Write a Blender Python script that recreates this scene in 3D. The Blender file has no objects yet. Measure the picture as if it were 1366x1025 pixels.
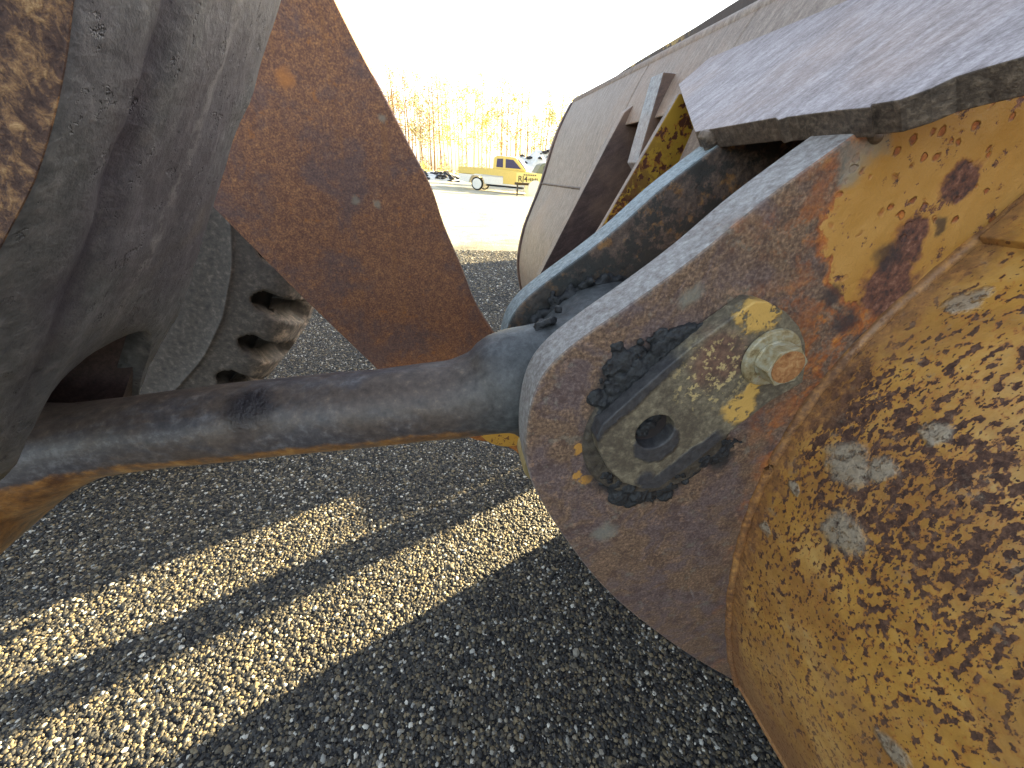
import bpy, bmesh, math, random
from math import radians, sin, cos, tan, pi, hypot, atan2
from mathutils import Vector, Matrix, noise as mn
random.seed(7)
S = bpy.context.scene
COL = S.collection

# ------------------------------------------------------------------ camera, sky, sun, exposure
FPX, CX, CY = 513.0, 683.0, 512.5
YAW, PIT, ROL, CAMH = radians(10.9), radians(28.6), radians(3.2), 1.2
r0 = Vector((cos(YAW), -sin(YAW), 0)); dv = Vector((sin(YAW)*cos(PIT), cos(YAW)*cos(PIT), -sin(PIT)))
u0 = r0.cross(dv); rv = cos(ROL)*r0+sin(ROL)*u0; uv = -sin(ROL)*r0+cos(ROL)*u0
cd = bpy.data.cameras.new('camera'); cam = bpy.data.objects.new('camera', cd); COL.objects.link(cam)
m = Matrix((rv, uv, -dv)).transposed().to_4x4(); m.translation = (0, 0, CAMH); cam.matrix_world = m
cd.sensor_width = 36; cd.lens = 36*FPX/1366; cd.clip_start = .02; cd.clip_end = 3000
S.camera = cam
SUN_AZ, SUN_EL = radians(65), radians(11.3)      # azimuth from +Y towards +X
w = bpy.data.worlds.new('World'); S.world = w; w.use_nodes = True
nt = w.node_tree; bg = nt.nodes['Background']; sky = nt.nodes.new('ShaderNodeTexSky')
sky.sky_type = 'NISHITA'; sky.sun_disc = False; sky.sun_elevation = SUN_EL; sky.sun_rotation = SUN_AZ
sky.dust_density = 2.0; sky.air_density = 1.0
hs = nt.nodes.new('ShaderNodeHueSaturation'); hs.inputs['Saturation'].default_value = .55
nt.links.new(sky.outputs[0], hs.inputs['Color']); nt.links.new(hs.outputs[0], bg.inputs[0]); bg.inputs[1].default_value = .062
sl = bpy.data.lights.new('sun', 'SUN'); sl.energy = 5.0; sl.angle = radians(.53); sl.color = (1, .80, .43)
so = bpy.data.objects.new('sun', sl); COL.objects.link(so)
sd = Vector((sin(SUN_AZ)*cos(SUN_EL), cos(SUN_AZ)*cos(SUN_EL), sin(SUN_EL)))
so.rotation_euler = sd.to_track_quat('Z', 'Y').to_euler(); so.location = (5, 3, 6)
S.view_settings.view_transform = 'Standard'; S.view_settings.look = 'None'
S.view_settings.gamma = 1; S.view_settings.use_curve_mapping = False; S.view_settings.exposure = 3.6

# ------------------------------------------------------------------ measuring helpers
CO = Vector((0, 0, CAMH))
def ray(x, y): return rv*((x-CX)/FPX)-uv*((y-CY)/FPX)+dv
def onY(x, y, Y): v = ray(x, y); return CO+v*(Y/v.y)
def onP(x, y, p, n): v = ray(x, y); return CO+v*((p-CO).dot(n)/v.dot(n))
def onG(x, y, Z=0): v = ray(x, y); return CO+v*((Z-CAMH)/v.z)
def proj(p):
    q = Vector(p)-CO; z = q.dot(dv); return CX+FPX*q.dot(rv)/z, CY-FPX*q.dot(uv)/z, z
def L(r, g, b, k=1.0):
    f = lambda c: ((c/255+.055)/1.055)**2.4 if c > 10 else c/255/12.92
    r, g, b = f(r)*k, f(g)*k, f(b)*k; y = .3*r+.6*g+.1*b; q = .0
    return (r+(y-r)*q, g+(y-g)*q, b+(y-b)*q, 1)
def spline(pts, n=6, closed=False):
    out = []; P = [Vector(p) for p in pts]; N = len(P)
    segs = N if closed else N-1
    for i in range(segs):
        g = lambda k: P[k % N] if closed else P[max(0, min(N-1, k))]
        a, b, c, d = g(i-1), g(i), g(i+1), g(i+2)
        for j in range(n):
            t = j/n
            out.append(.5*((2*b)+(c-a)*t+(2*a-5*b+4*c-d)*t*t+(3*b-a-3*c+d)*t**3))
    if not closed: out.append(P[-1])
    return out

# ------------------------------------------------------------------ object helpers
def empty(name, loc, label, cat, group=None):
    o = bpy.data.objects.new(name, None); o.location = loc; o.empty_display_size = .1; COL.objects.link(o)
    o['label'] = label; o['category'] = cat
    if group: o['group'] = group
    return o
def link(name, me, mat=None, parent=None, smooth=False, label=None, kind=None):
    o = bpy.data.objects.new(name, me); COL.objects.link(o)
    if mat: me.materials.append(mat)
    if parent:
        o.parent = parent
        p = parent; mt = Matrix()
        while p: mt = Matrix.Translation(p.location) @ mt; p = p.parent
        o.matrix_parent_inverse = Matrix.Translation(-WORLD_LOC(parent))
    if smooth:
        for f in me.polygons: f.use_smooth = True
    if label: o['label'] = label
    if kind: o['kind'] = kind
    return o
def WORLD_LOC(p):
    # parents are either Empties moved to their base or meshes built in world coordinates
    return p.location.copy() if p.type == 'EMPTY' else Vector((0, 0, 0))
def mesh(vs, fs, name='mesh'):
    me = bpy.data.meshes.new(name); me.from_pydata([tuple(v) for v in vs], [], fs); me.update(); return me
def bevel(o, w, seg=2, ang=35):
    b = o.modifiers.new('bevel', 'BEVEL'); b.width = w; b.segments = seg; b.limit_method = 'ANGLE'; b.angle_limit = radians(ang)
    b.harden_normals = False
    return o
def shade(o, ang=40):
    for f in o.data.polygons: f.use_smooth = True
    m = o.modifiers.new('ws', 'WEIGHTED_NORMAL'); m.keep_sharp = True; m.weight = 80
    return o
def prismY(pts, Y0, Y1, holes=()):
    """pts: (X,Z) loops; a plate of real thickness between Y0 and Y1, with optional round holes"""
    bm = bmesh.new(); loops = [list(pts)]+[list(h) for h in holes]; edges = []; vl = []
    for lp in loops:
        vs = [bm.verts.new((p[0], Y0, p[1])) for p in lp]; vl.append(vs)
        for i in range(len(vs)): edges.append(bm.edges.new((vs[i], vs[(i+1) % len(vs)])))
    if holes: bmesh.ops.triangle_fill(bm, use_beauty=True, edges=edges)
    else: bm.faces.new(vl[0])
    faces = list(bm.faces)
    back = {}
    for vs in vl:
        for v in vs: back[v] = bm.verts.new((v.co.x, Y1, v.co.z))
    for f in faces: bm.faces.new([back[v] for v in reversed(f.verts)])
    for vs in vl:
        for i in range(len(vs)):
            a, b = vs[i], vs[(i+1) % len(vs)]; bm.faces.new((a, b, back[b], back[a]))
    bmesh.ops.recalc_face_normals(bm, faces=bm.faces)
    me = bpy.data.meshes.new('m'); bm.to_mesh(me); bm.free(); return me
def box(c, s, rz=0):
    vs = []
    for i in (-1, 1):
        for j in (-1, 1):
            for k in (-1, 1):
                x, y = i*s[0]/2, j*s[1]/2
                vs.append((c[0]+x*cos(rz)-y*sin(rz), c[1]+x*sin(rz)+y*cos(rz), c[2]+k*s[2]/2))
    return vs, [(0, 1, 3, 2), (4, 6, 7, 5), (0, 4, 5, 1), (2, 3, 7, 6), (0, 2, 6, 4), (1, 5, 7, 3)]
def join(parts):
    V, F = [], []
    for v, f in parts:
        o = len(V); V += list(v); F += [tuple(i+o for i in q) for q in f]
    return V, F
def grid(rows, close_u=False):
    """rows: list of equal-length lists of points"""
    n, k = len(rows), len(rows[0]); V = [p for r in rows for p in r]; F = []
    for i in range(n-1):
        for j in range(k if close_u else k-1):
            F.append((i*k+j, i*k+(j+1) % k, (i+1)*k+(j+1) % k, (i+1)*k+j))
    return V, F
def tube(path, radii, n=20, caps=True, wr=None):
    rows = []
    for i, p in enumerate(path):
        a = path[max(0, i-1)]; b = path[min(len(path)-1, i+1)]; t = (b-a).normalized()
        s = t.cross(Vector((0, 0, 1)));
        if s.length < 1e-3: s = t.cross(Vector((0, 1, 0)))
        s.normalize(); q = s.cross(t)
        r = radii[i]; ws = wr[i] if wr else r
        rows.append([p+s*ws*cos(2*pi*j/n)+q*r*sin(2*pi*j/n) for j in range(n)])
    V, F = grid(rows, True)
    if caps:
        F.append(tuple(range(n))); F.append(tuple(len(V)-1-j for j in range(n)))
    return V, F
def cylY(c, r, Y0, Y1, n=48, r2=None):
    r2 = r if r2 is None else r2
    a = [(c[0]+r*cos(2*pi*j/n), Y0, c[1]+r*sin(2*pi*j/n)) for j in range(n)]
    b = [(c[0]+r2*cos(2*pi*j/n), Y1, c[1]+r2*sin(2*pi*j/n)) for j in range(n)]
    return a+b, [tuple(range(n)), tuple(range(2*n-1, n-1, -1))]+[(j, j+n, (j+1) % n+n, (j+1) % n) for j in range(n)]
def ico(c, r, sub=1, sc=(1, 1, 1), rough=.25, seed=0):
    bm = bmesh.new(); bmesh.ops.create_icosphere(bm, subdivisions=sub, radius=1)
    V = []
    for v in bm.verts:
        k = 1+rough*mn.noise(v.co*1.3+Vector((seed*7.1, seed*3.3, seed)))
        V.append((c[0]+v.co.x*r*sc[0]*k, c[1]+v.co.y*r*sc[1]*k, c[2]+v.co.z*r*sc[2]*k))
    F = [tuple(v.index for v in f.verts) for f in bm.faces]; bm.free(); return V, F
def remesh(o, vox, smooth=6, disp=None):
    r = o.modifiers.new('remesh', 'REMESH'); r.mode = 'VOXEL'; r.voxel_size = vox; r.use_smooth_shade = True
    if smooth:
        s = o.modifiers.new('smooth', 'SMOOTH'); s.iterations = smooth; s.factor = .5
    if disp:
        t = bpy.data.textures.new('clouds', 'CLOUDS'); t.noise_scale = disp[1]; t.noise_depth = 3
        d = o.modifiers.new('disp', 'DISPLACE'); d.texture = t; d.strength = disp[0]; d.texture_coords = 'GLOBAL'; d.mid_level = .5
    return o

# ------------------------------------------------------------------ material helpers
class G:
    def __init__(s, name):
        s.m = bpy.data.materials.new(name); s.m.use_nodes = True; s.t = s.m.node_tree; s.b = s.t.nodes['Principled BSDF']
        s.pos = s.n('ShaderNodeTexCoord').outputs['Object']; s.b.inputs['Specular IOR Level'].default_value = .4
    def n(s, ty): return s.t.nodes.new(ty)
    def put(s, sock, v):
        if isinstance(v, bpy.types.NodeSocket): s.t.links.new(v, sock)
        else: sock.default_value = v
    def math(s, op, a, b=0.0, clamp=False):
        n = s.n('ShaderNodeMath'); n.operation = op; n.use_clamp = clamp; s.put(n.inputs[0], a); s.put(n.inputs[1], b); return n.outputs[0]
    def mul(s, a, b): return s.math('MULTIPLY', a, b)
    def add(s, a, b): return s.math('ADD', a, b)
    def sub(s, a, b): return s.math('SUBTRACT', a, b)
    def mx(s, a, b): return s.math('MAXIMUM', a, b)
    def inv(s, a): return s.math('SUBTRACT', 1.0, a)
    def noise(s, sc, det=5, ro=.6, dist=0, vec=None, off=0, col=False):
        n = s.n('ShaderNodeTexNoise'); v = vec or s.pos
        if off: v = s.shift(v, off)
        s.put(n.inputs['Vector'], v); n.inputs['Scale'].default_value = sc; n.inputs['Detail'].default_value = det
        n.inputs['Roughness'].default_value = ro; n.inputs['Distortion'].default_value = dist
        return n.outputs['Color' if col else 'Fac']
    def shift(s, v, o):
        n = s.n('ShaderNodeVectorMath'); n.operation = 'ADD'; s.put(n.inputs[0], v); n.inputs[1].default_value = (o*3.7, o*1.9, o*5.3); return n.outputs[0]
    def vor(s, sc, out='Distance', vec=None, feat='F1', rnd=1):
        n = s.n('ShaderNodeTexVoronoi'); n.feature = feat; s.put(n.inputs['Vector'], vec or s.pos); n.inputs['Scale'].default_value = sc
        n.inputs['Randomness'].default_value = rnd; return n.outputs[out]
    def scale(s, k, vec=None):
        n = s.n('ShaderNodeMapping'); s.put(n.inputs['Vector'], vec or s.pos); n.inputs['Scale'].default_value = k; return n.outputs[0]
    def rot(s, e, k=(1, 1, 1)):
        n = s.n('ShaderNodeMapping'); s.put(n.inputs['Vector'], s.pos); n.inputs['Rotation'].default_value = e
        n2 = s.n('ShaderNodeMapping'); s.put(n2.inputs['Vector'], n.outputs[0]); n2.inputs['Scale'].default_value = k; return n2.outputs[0]
    def warp(s, amt, sc, vec=None):
        c = s.noise(sc, 4, .6, col=True, vec=vec); n = s.n('ShaderNodeVectorMath'); n.operation = 'MULTIPLY_ADD'
        s.put(n.inputs[0], c); n.inputs[1].default_value = (amt,)*3
        n3 = s.n('ShaderNodeVectorMath'); n3.operation = 'SUBTRACT'; s.put(n3.inputs[0], vec or s.pos); n3.inputs[1].default_value = (amt*.5,)*3
        s.put(n.inputs[2], n3.outputs[0]); return n.outputs[0]
    def ss(s, x, a, b):
        n = s.n('ShaderNodeMapRange'); n.interpolation_type = 'SMOOTHSTEP'; s.put(n.inputs[0], x)
        lo, hi = (a, b) if a < b else (b, a)
        n.inputs[1].default_value = lo; n.inputs[2].default_value = hi
        n.inputs[3].default_value = 0 if a < b else 1; n.inputs[4].default_value = 1 if a < b else 0
        return n.outputs[0]
    def mix(s, f, a, b, mode='MIX'):
        n = s.n('ShaderNodeMix'); n.data_type = 'RGBA'; n.blend_type = mode; s.put(n.inputs[0], f); s.put(n.inputs[6], a); s.put(n.inputs[7], b); return n.outputs[2]
    def ramp(s, f, stops):
        n = s.n('ShaderNodeValToRGB'); s.put(n.inputs[0], f); e = n.color_ramp.elements
        while len(e) < len(stops): e.new(.5)
        for q, (p, c) in zip(e, stops): q.position = p; q.color = c
        return n.outputs[0]
    def comp(s, i):
        n = s.n('ShaderNodeSeparateXYZ'); s.put(n.inputs[0], s.pos); return n.outputs[i]
    def dist(s, c, vec=None):
        n = s.n('ShaderNodeVectorMath'); n.operation = 'DISTANCE'; s.put(n.inputs[0], vec or s.pos); n.inputs[1].default_value = tuple(c); return n.outputs['Value']
    def blob(s, c, r, f=.4, vec=None): return s.ss(s.dist(c, vec), r, r*(1-f))
    def lin(s, p, dirv):
        n = s.n('ShaderNodeVectorMath'); n.operation = 'DOT_PRODUCT'
        n2 = s.n('ShaderNodeVectorMath'); n2.operation = 'SUBTRACT'; s.put(n2.inputs[0], s.pos); n2.inputs[1].default_value = tuple(p)
        s.put(n.inputs[0], n2.outputs[0]); n.inputs[1].default_value = tuple(dirv); return n.outputs['Value']
    def attr(s, nm):
        n = s.n('ShaderNodeAttribute'); n.attribute_name = nm; return n.outputs['Fac']
    def out(s, col, rough=.6, bumps=(), metal=0.0, spec=None):
        s.put(s.b.inputs['Base Color'], col); s.put(s.b.inputs['Roughness'], rough); s.put(s.b.inputs['Metallic'], metal)
        if spec is not None: s.b.inputs['Specular IOR Level'].default_value = spec
        prev = None
        for h, d in bumps:
            b = s.n('ShaderNodeBump'); s.put(b.inputs['Height'], h); b.inputs['Distance'].default_value = d; b.inputs['Strength'].default_value = 1
            if prev: s.t.links.new(prev, b.inputs['Normal'])
            prev = b.outputs[0]
        if prev: s.t.links.new(prev, s.b.inputs['Normal'])
        return s.m
K = .92
def flat(name, c, rough=.6, metal=0, var=.25, sc=20, bump=0):
    g = G(name); f = g.noise(sc, 6, .6); c2 = tuple(x*(1-var) for x in c[:3])+(1,); c1 = tuple(min(1, x*(1+var)) for x in c[:3])+(1,)
    return g.out(g.mix(g.ss(f, .35, .65), c2, c1), rough, [(f, bump)] if bump else [], metal)

Y1 = .28                     # near ear face
EAR_T = .043
Y2 = Y1+.157                 # far ear face
YB = 1.62                    # far end of the bucket
YA = .86                     # lift arm face
def P1(x, y): p = onY(x, y, Y1); return (p.x, p.z)

# ---- rust / paint materials
def mat_rust_plate():
    g = G('rusted_arm_steel'); f = g.add(g.mul(g.noise(330, 3, .6), .5), g.mul(g.noise(110, 7, .8, off=3), .5)); m_ = g.noise(9, 7, .72, .4); b = g.noise(3, 3)
    c = g.ramp(f, [(.3, L(72, 50, 46, 1)), (.47, L(120, 84, 68, 1)), (.58, L(160, 114, 80, 1)), (.72, L(212, 158, 106, 1))])
    c2 = g.ramp(f, [(.3, L(72, 56, 54, 1)), (.5, L(108, 84, 78, 1)), (.7, L(148, 116, 98, 1))])
    c = g.mix(g.ss(m_, .46, .62), c, c2)
    fine = g.ss(g.noise(55, 5, .7, off=2), .60, .70)
    c = g.mix(g.mul(fine, .55), c, L(176, 112, 58, K))
    lowz = g.ss(g.add(g.comp(2), g.mul(g.noise(12, 5), .25)), .98, .70)     # older paint left towards the lower end
    c = g.mix(g.mul(lowz, .75), c, g.ramp(g.noise(110, 5, .7), [(.35, L(120, 66, 34, K)), (.55, L(178, 110, 48, K)), (.7, L(205, 140, 60, K))]))
    st = g.ss(g.noise(22, 4, .6, vec=g.scale((1, 1, .16)), off=4), .6, .7)
    c = g.mix(g.mul(st, .35), c, L(150, 102, 62, K))
    for (x, y, r) in ((510, 158, .012), (503, 272, .011), (473, 268, .012), (380, 105, .02)):
        c = g.mix(g.mul(g.blob(onY(x, y, YA), r, .7, g.warp(.02, 60)), .6), c, L(150, 146, 130, K) if x > 400 else L(200, 130, 70, K))
    return g.out(c, g.ramp(f, [(.3, (.55,)*3+(1,)), (.7, (.85,)*3+(1,))]), [(f, .0012), (g.noise(40, 4), .002)], spec=.3)
def mat_ear():
    g = G('worn_ear_steel'); f = g.noise(300, 5, .7); m_ = g.noise(22, 6, .65, .6); m2 = g.noise(12, 5, .6, off=3)
    brown = g.ramp(f, [(.3, L(66, 52, 44, 1)), (.5, L(114, 92, 76, 1)), (.7, L(168, 138, 110, 1))])
    purple = g.ramp(f, [(.3, L(72, 60, 60, 1)), (.5, L(104, 88, 86, 1)), (.7, L(138, 122, 116, 1))])
    orange = g.ramp(g.noise(120, 6, .7), [(.32, L(110, 62, 34, K)), (.5, L(178, 100, 48, K)), (.66, L(214, 142, 66, K))])
    grey = g.ramp(f, [(.3, L(96, 92, 84, K)), (.7, L(150, 148, 134, K))])
    c = g.mix(g.ss(m_, .42, .58), purple, brown)
    # left rim zone is smoother purple steel, right part browner with orange
    right = g.lin(onY(905, 560, Y1), (.8, 0, .25))
    c = g.mix(g.mul(g.ss(g.add(right, g.mul(g.sub(m2, .5), .35)), .02, .12), .8), c, brown)
    wv = g.warp(.03, 30)
    om = g.ss(g.noise(34, 7, .75, .3, off=6), .44, .58)
    c = g.mix(g.mul(g.ss(g.noise(55, 7, .78, off=12), .50, .60), .55), c, L(74, 56, 52, 1)); c = g.mix(g.mul(g.ss(g.noise(85, 7, .78, off=14), .56, .64), .5), c, L(176, 142, 116, 1))
    near_weld = g.ss(g.add(right, g.mul(g.sub(g.noise(18, 5, off=8), .5), .20)), .045, .12)
    c = g.mix(g.mul(om, g.mul(near_weld, .9)), c, orange)
    c = g.mix(g.mul(g.ss(g.noise(45, 5, .7, off=1), .57, .64), .45), c, grey)
    # yellow paint kept near the top right
    pd = g.blob(onY(1290, 235, Y1), .135, .35, g.warp(.07, 14))
    pd2 = g.mx(pd, g.blob(onY(1165, 325, Y1), .038, .25, g.warp(.035, 30)))
    pd3 = g.blob(onY(1262, 330, Y1), .05, .35, g.warp(.04, 22))
    pm = g.mx(pd2, pd3)
    hole = g.mx(g.blob(onY(1287, 240, Y1), .018, .3, g.warp(.03, 40)), g.mx(g.blob(onY(1215, 320, Y1), .026, .35, g.warp(.05, 32)), g.blob(onY(1180, 385, Y1), .035, .35, g.warp(.05, 32))))
    pits = g.ss(g.vor(75, vec=g.warp(.01, 60)), .30, .18); pits = g.mul(pits, g.ss(g.noise(20, 3, off=9), .40, .50)); hole = g.mx(hole, g.ss(g.noise(42, 6, .75, off=19), .57, .61))
    pm2 = g.mul(g.ss(g.add(pm, g.mul(g.sub(g.noise(50, 6, .7, off=5), .5), .8)), .42, .52), g.inv(g.mx(hole, pits)))
    halo = g.ss(g.add(pm, g.mul(g.sub(g.noise(50, 6, .7, off=5), .5), .8)), .2, .44)
    c = g.mix(g.mul(halo, .8), c, orange)
    c = g.mix(g.mul(halo, hole), c, g.ramp(g.noise(180, 5, .7), [(.35, L(62, 50, 52, K)), (.55, L(120, 80, 66, K)), (.7, L(160, 118, 100, K))]))
    c = g.mix(pm2, c, g.ramp(g.noise(14, 3), [(.35, L(184, 134, 62, .88)), (.65, L(206, 158, 90, .88))]))
    # grey cement spatter and black scale
    for (x, y, r) in ((1140, 215, .02), (1165, 190, .016), (920, 397, .012), (1130, 245, .012), (805, 710, .02)):
        c = g.mix(g.mul(g.blob(onY(x, y, Y1), r, .7, wv), .6), c, L(138, 140, 130, K))
    for (x, y, r) in ((1185, 340, .018), (1125, 430, .018), (1110, 395, .014), (1150, 455, .014), (1255, 300, .010)):
        c = g.mix(g.mul(g.blob(onY(x, y, Y1), r, .6, g.warp(.03, 50)), .8), c, L(58, 54, 58, K))
    # thin orange scratch ring round the boss
    hc = onY(873, 580, Y1)
    rd = g.dist(hc, g.warp(.01, 25)); ring = g.mul(g.ss(rd, .066, .0685), g.ss(rd, .073, .0705))
    ringm = g.mul(ring, g.mul(g.ss(g.lin(hc, (1, 0, 0)), -.01, -.04), g.ss(g.noise(60, 4), .45, .55)))
    c = g.mix(g.mul(ringm, .9), c, L(190, 110, 58, K))
    # yellow flecks by the boss
    for (x, y, r) in ((772, 600, .007), (782, 640, .008), (768, 635, .006)):
        c = g.mix(g.blob(onY(x, y, Y1), r, .3, g.warp(.02, 90)), c, L(190, 140, 70, K))
    # grease soaked round the keeper
    a = onY(905, 545, Y1); gr = g.mx(g.blob(onY(835, 615, Y1), .050, .30, g.warp(.018, 40)), g.blob(onY(880, 640, Y1), .040, .35, g.warp(.018, 40)))
    gr = g.mx(gr, g.blob(onY(850, 520, Y1), .050, .35, wv)); gr = g.mx(gr, g.mx(g.blob(onY(940, 460, Y1), .026, .5, wv), g.blob(onY(960, 615, Y1), .022, .5, wv)))
    c = g.mix(g.mul(gr, .93), c, g.ramp(g.noise(90, 6), [(.3, L(38, 38, 42, K)), (.7, L(66, 66, 66, K))]))
    hal = g.mul(g.ss(g.dist(hc, g.warp(.02, 30)), .080, .06), .75)
    c = g.mix(hal, c, L(104, 100, 90, K))
    sc1 = g.ss(g.noise(60, 3, .5, vec=g.rot((0, .5, 0), (1, 1, .05)), off=3), .70, .74)
    c = g.mix(g.mul(sc1, .4), c, L(170, 168, 165, K))
    # flame-cut rims painted brighter, standing in for sky light on them
    nrm = g.n('ShaderNodeNewGeometry'); sx = g.n('ShaderNodeSeparateXYZ'); g.put(sx.inputs[0], nrm.outputs['True Normal'])
    edge = g.ss(g.math('ABSOLUTE', sx.outputs[1]), .8, .5)
    steel = g.ramp(g.noise(160, 6, .75), [(.3, L(112, 100, 96, .9)), (.5, L(152, 148, 146, .9)), (.7, L(190, 188, 186, .9))])
    c = g.mix(g.mul(edge, g.ss(g.noise(12, 4, off=7), .2, .45)), c, steel)
    return g.out(c, g.mix(gr, g.mix(pm2, (.62,)*3+(1,), (.42,)*3+(1,)), (.5,)*3+(1,)), [(g.mul(f, g.inv(pm2)), .0008), (pm2, .0008), (g.noise(70, 6, .75, off=5), .0016), (m_, .002), (g.mul(pits, pm), -.0010)], spec=.4)
def mat_shell():
    g = G('pitted_yellow_paint'); w1 = g.warp(.012, 45)
    py = g.ramp(g.noise(16, 5, .65), [(.3, L(162, 116, 56, .85)), (.5, L(196, 147, 70, .85)), (.68, L(210, 170, 102, .85))])
    # density of rust grows to the right-hand middle
    a = onY(1300, 640, .16); dens = g.mul(g.ss(g.dist(a, g.warp(.10, 8)), .20, .03), .6)
    top = g.ss(g.comp(2), 1.02, 1.10)
    wl = g.blob(onY(1100, 520, Y1-.01), .075, .7, g.warp(.05, 18))
    dens = g.mx(dens, wl)
    sv = g.scale((1, 1.7, 1)); n1 = g.noise(105, 2.5, .55, .1, vec=sv); n2 = g.noise(58, 4.5, .62, .1, vec=sv, off=4); n3 = g.noise(230, 2, .5, vec=sv, off=2)
    th = g.sub(.615, g.mul(dens, .13)); th = g.add(th, g.mul(top, .035))
    br = g.ss(g.noise(9, 5, .65, .4, off=21), .44, .6)
    def over(n, extra, wdt): return g.math('MULTIPLY', g.sub(n, g.add(th, extra)), 1/wdt, True)
    spot = g.mx(over(n1, -.035, .03), over(n2, .01, .03))
    spot = g.mx(spot, over(n3, .03, .03))
    halo = g.mx(over(n1, -.085, .06), over(n2, -.05, .08))
    org = g.ramp(g.noise(60, 5), [(.35, L(156, 88, 42, K)), (.65, L(196, 130, 62, K))])
    rust = g.ramp(g.noise(170, 5, .7), [(.3, L(46, 30, 26, K)), (.5, L(80, 55, 44, K)), (.7, L(124, 92, 72, K))])
    c = g.mix(g.mul(halo, .75), py, org); c = g.mix(g.mul(br, .5), c, g.ramp(g.noise(90, 5, .7), [(.35, L(118, 78, 46, .9)), (.65, L(168, 116, 66, .9))])); c = g.mix(spot, c, rust)
    wy = g.add(g.comp(1), g.mul(g.sub(g.noise(22, 6, .72, off=31), .5), .09)); wz = g.ss(wy, .245, .272)
    c = g.mix(g.mul(wz, .85), c, g.ramp(g.noise(110, 6, .75, off=3), [(.34, L(84, 58, 46, .9)), (.5, L(132, 92, 62, .9)), (.64, L(184, 132, 76, .9))]))
    c = g.mix(g.mul(g.ss(g.noise(40, 7, .8, off=17), .56, .68), .4), c, L(150, 138, 120, .9))
    edge = g.ss(g.add(g.comp(2), g.mul(g.sub(g.noise(20, 5, off=8), .5), .12)), .66, .50)                       # lower rim worn to brown
    left = g.ss(g.comp(0), .425, .36)
    wv = g.warp(.025, 45); mud = None
    for (x, y, r, Y) in ((1130, 618, .024, .235), (1122, 712, .025, .235), (1175, 628, .014, .225), (1022, 705, .010, .262), (1250, 578, .012, .20), (1290, 400, .013, .22), (1190, 1000, .018, .18), (1060, 650, .008, .25)):
        p = onSHELL(x, y)
        b = g.blob(p, r, .45, wv); mud = b if mud is None else g.mx(mud, b)
    mud = g.mul(mud, g.ss(g.noise(140, 5, .7), .25, .5))
    c = g.mix(g.mul(mud, .92), c, g.ramp(g.noise(200, 5, .7), [(.3, L(124, 112, 96, 1)), (.7, L(172, 158, 138, 1))]))
    c = g.mix(g.mul(edge, .8), c, g.ramp(g.noise(120, 5, .7), [(.3, L(96, 66, 48, K)), (.7, L(150, 106, 72, K))]))
    c = g.mix(g.mul(g.ss(g.noise(7, 4, off=11), .5, .7), .35), c, L(170, 132, 90, K))
    return g.out(c, g.mix(spot, (.42,)*3+(1,), (.8,)*3+(1,)), [(spot, -.0012), (g.noise(140, 5, .7), .0006), (g.mul(g.noise(300, 3), spot), .001), (mud, .0018), (g.noise(10, 4), .003)], spec=.45)
def mat_steel_plate(name, c0, c1, c2, streak=(0, .6, 0)):
    g = G(name); v = g.rot(streak, (.3, 1, 1)); f = g.noise(110, 6, .72, vec=v); f2 = g.noise(320, 4, .7); b = g.noise(5, 4, off=3)
    mixf = g.add(g.mul(f, .6), g.mul(f2, .4))
    c = g.ramp(mixf, [(.36, c0), (.5, c1), (.64, c2)])
    c = g.mix(g.mul(g.ss(b, .45, .7), .35), c, L(172, 138, 112, K))
    return g.out(c, .5, [(mixf, .0018)], spec=.5)
def mat_bellcrank():
    g = G('dark_cast_steel'); f = g.noise(90, 6, .7); b = g.noise(4, 4, .6, .5)
    c = g.ramp(f, [(.3, L(80, 82, 84, 1)), (.5, L(104, 106, 108, 1)), (.7, L(132, 132, 132, 1))])
    c = g.mix(g.mul(g.ss(b, .45, .62), .5), c, L(88, 82, 92, 1))
    c = g.mix(g.mul(g.ss(g.noise(9, 5, .6, off=6), .55, .68), .45), c, L(112, 106, 96, 1))
    c = g.mix(g.mul(g.ss(g.noise(140, 3, off=3), .68, .73), .8), c, L(36, 36, 40, K))
    cr = g.mul(g.attr('crease'), g.ss(g.noise(25, 5, .7, off=5), .2, .5)); c = g.mix(g.mul(cr, .8), c, L(58, 54, 66, 1)); c = g.mix(g.mul(g.mul(g.attr('seam'), g.ss(g.noise(70, 5, .7, off=6), .45, .58)), .8), c, L(150, 148, 146, 1))  # shade in the crease is painted as a dark band; parting line lighter
    return g.out(c, .55, [(f, .0016), (g.noise(30, 4), .0018), (g.ss(g.noise(46, 5, .7, off=12), .60, .66), -.0012)], spec=.4)
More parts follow.
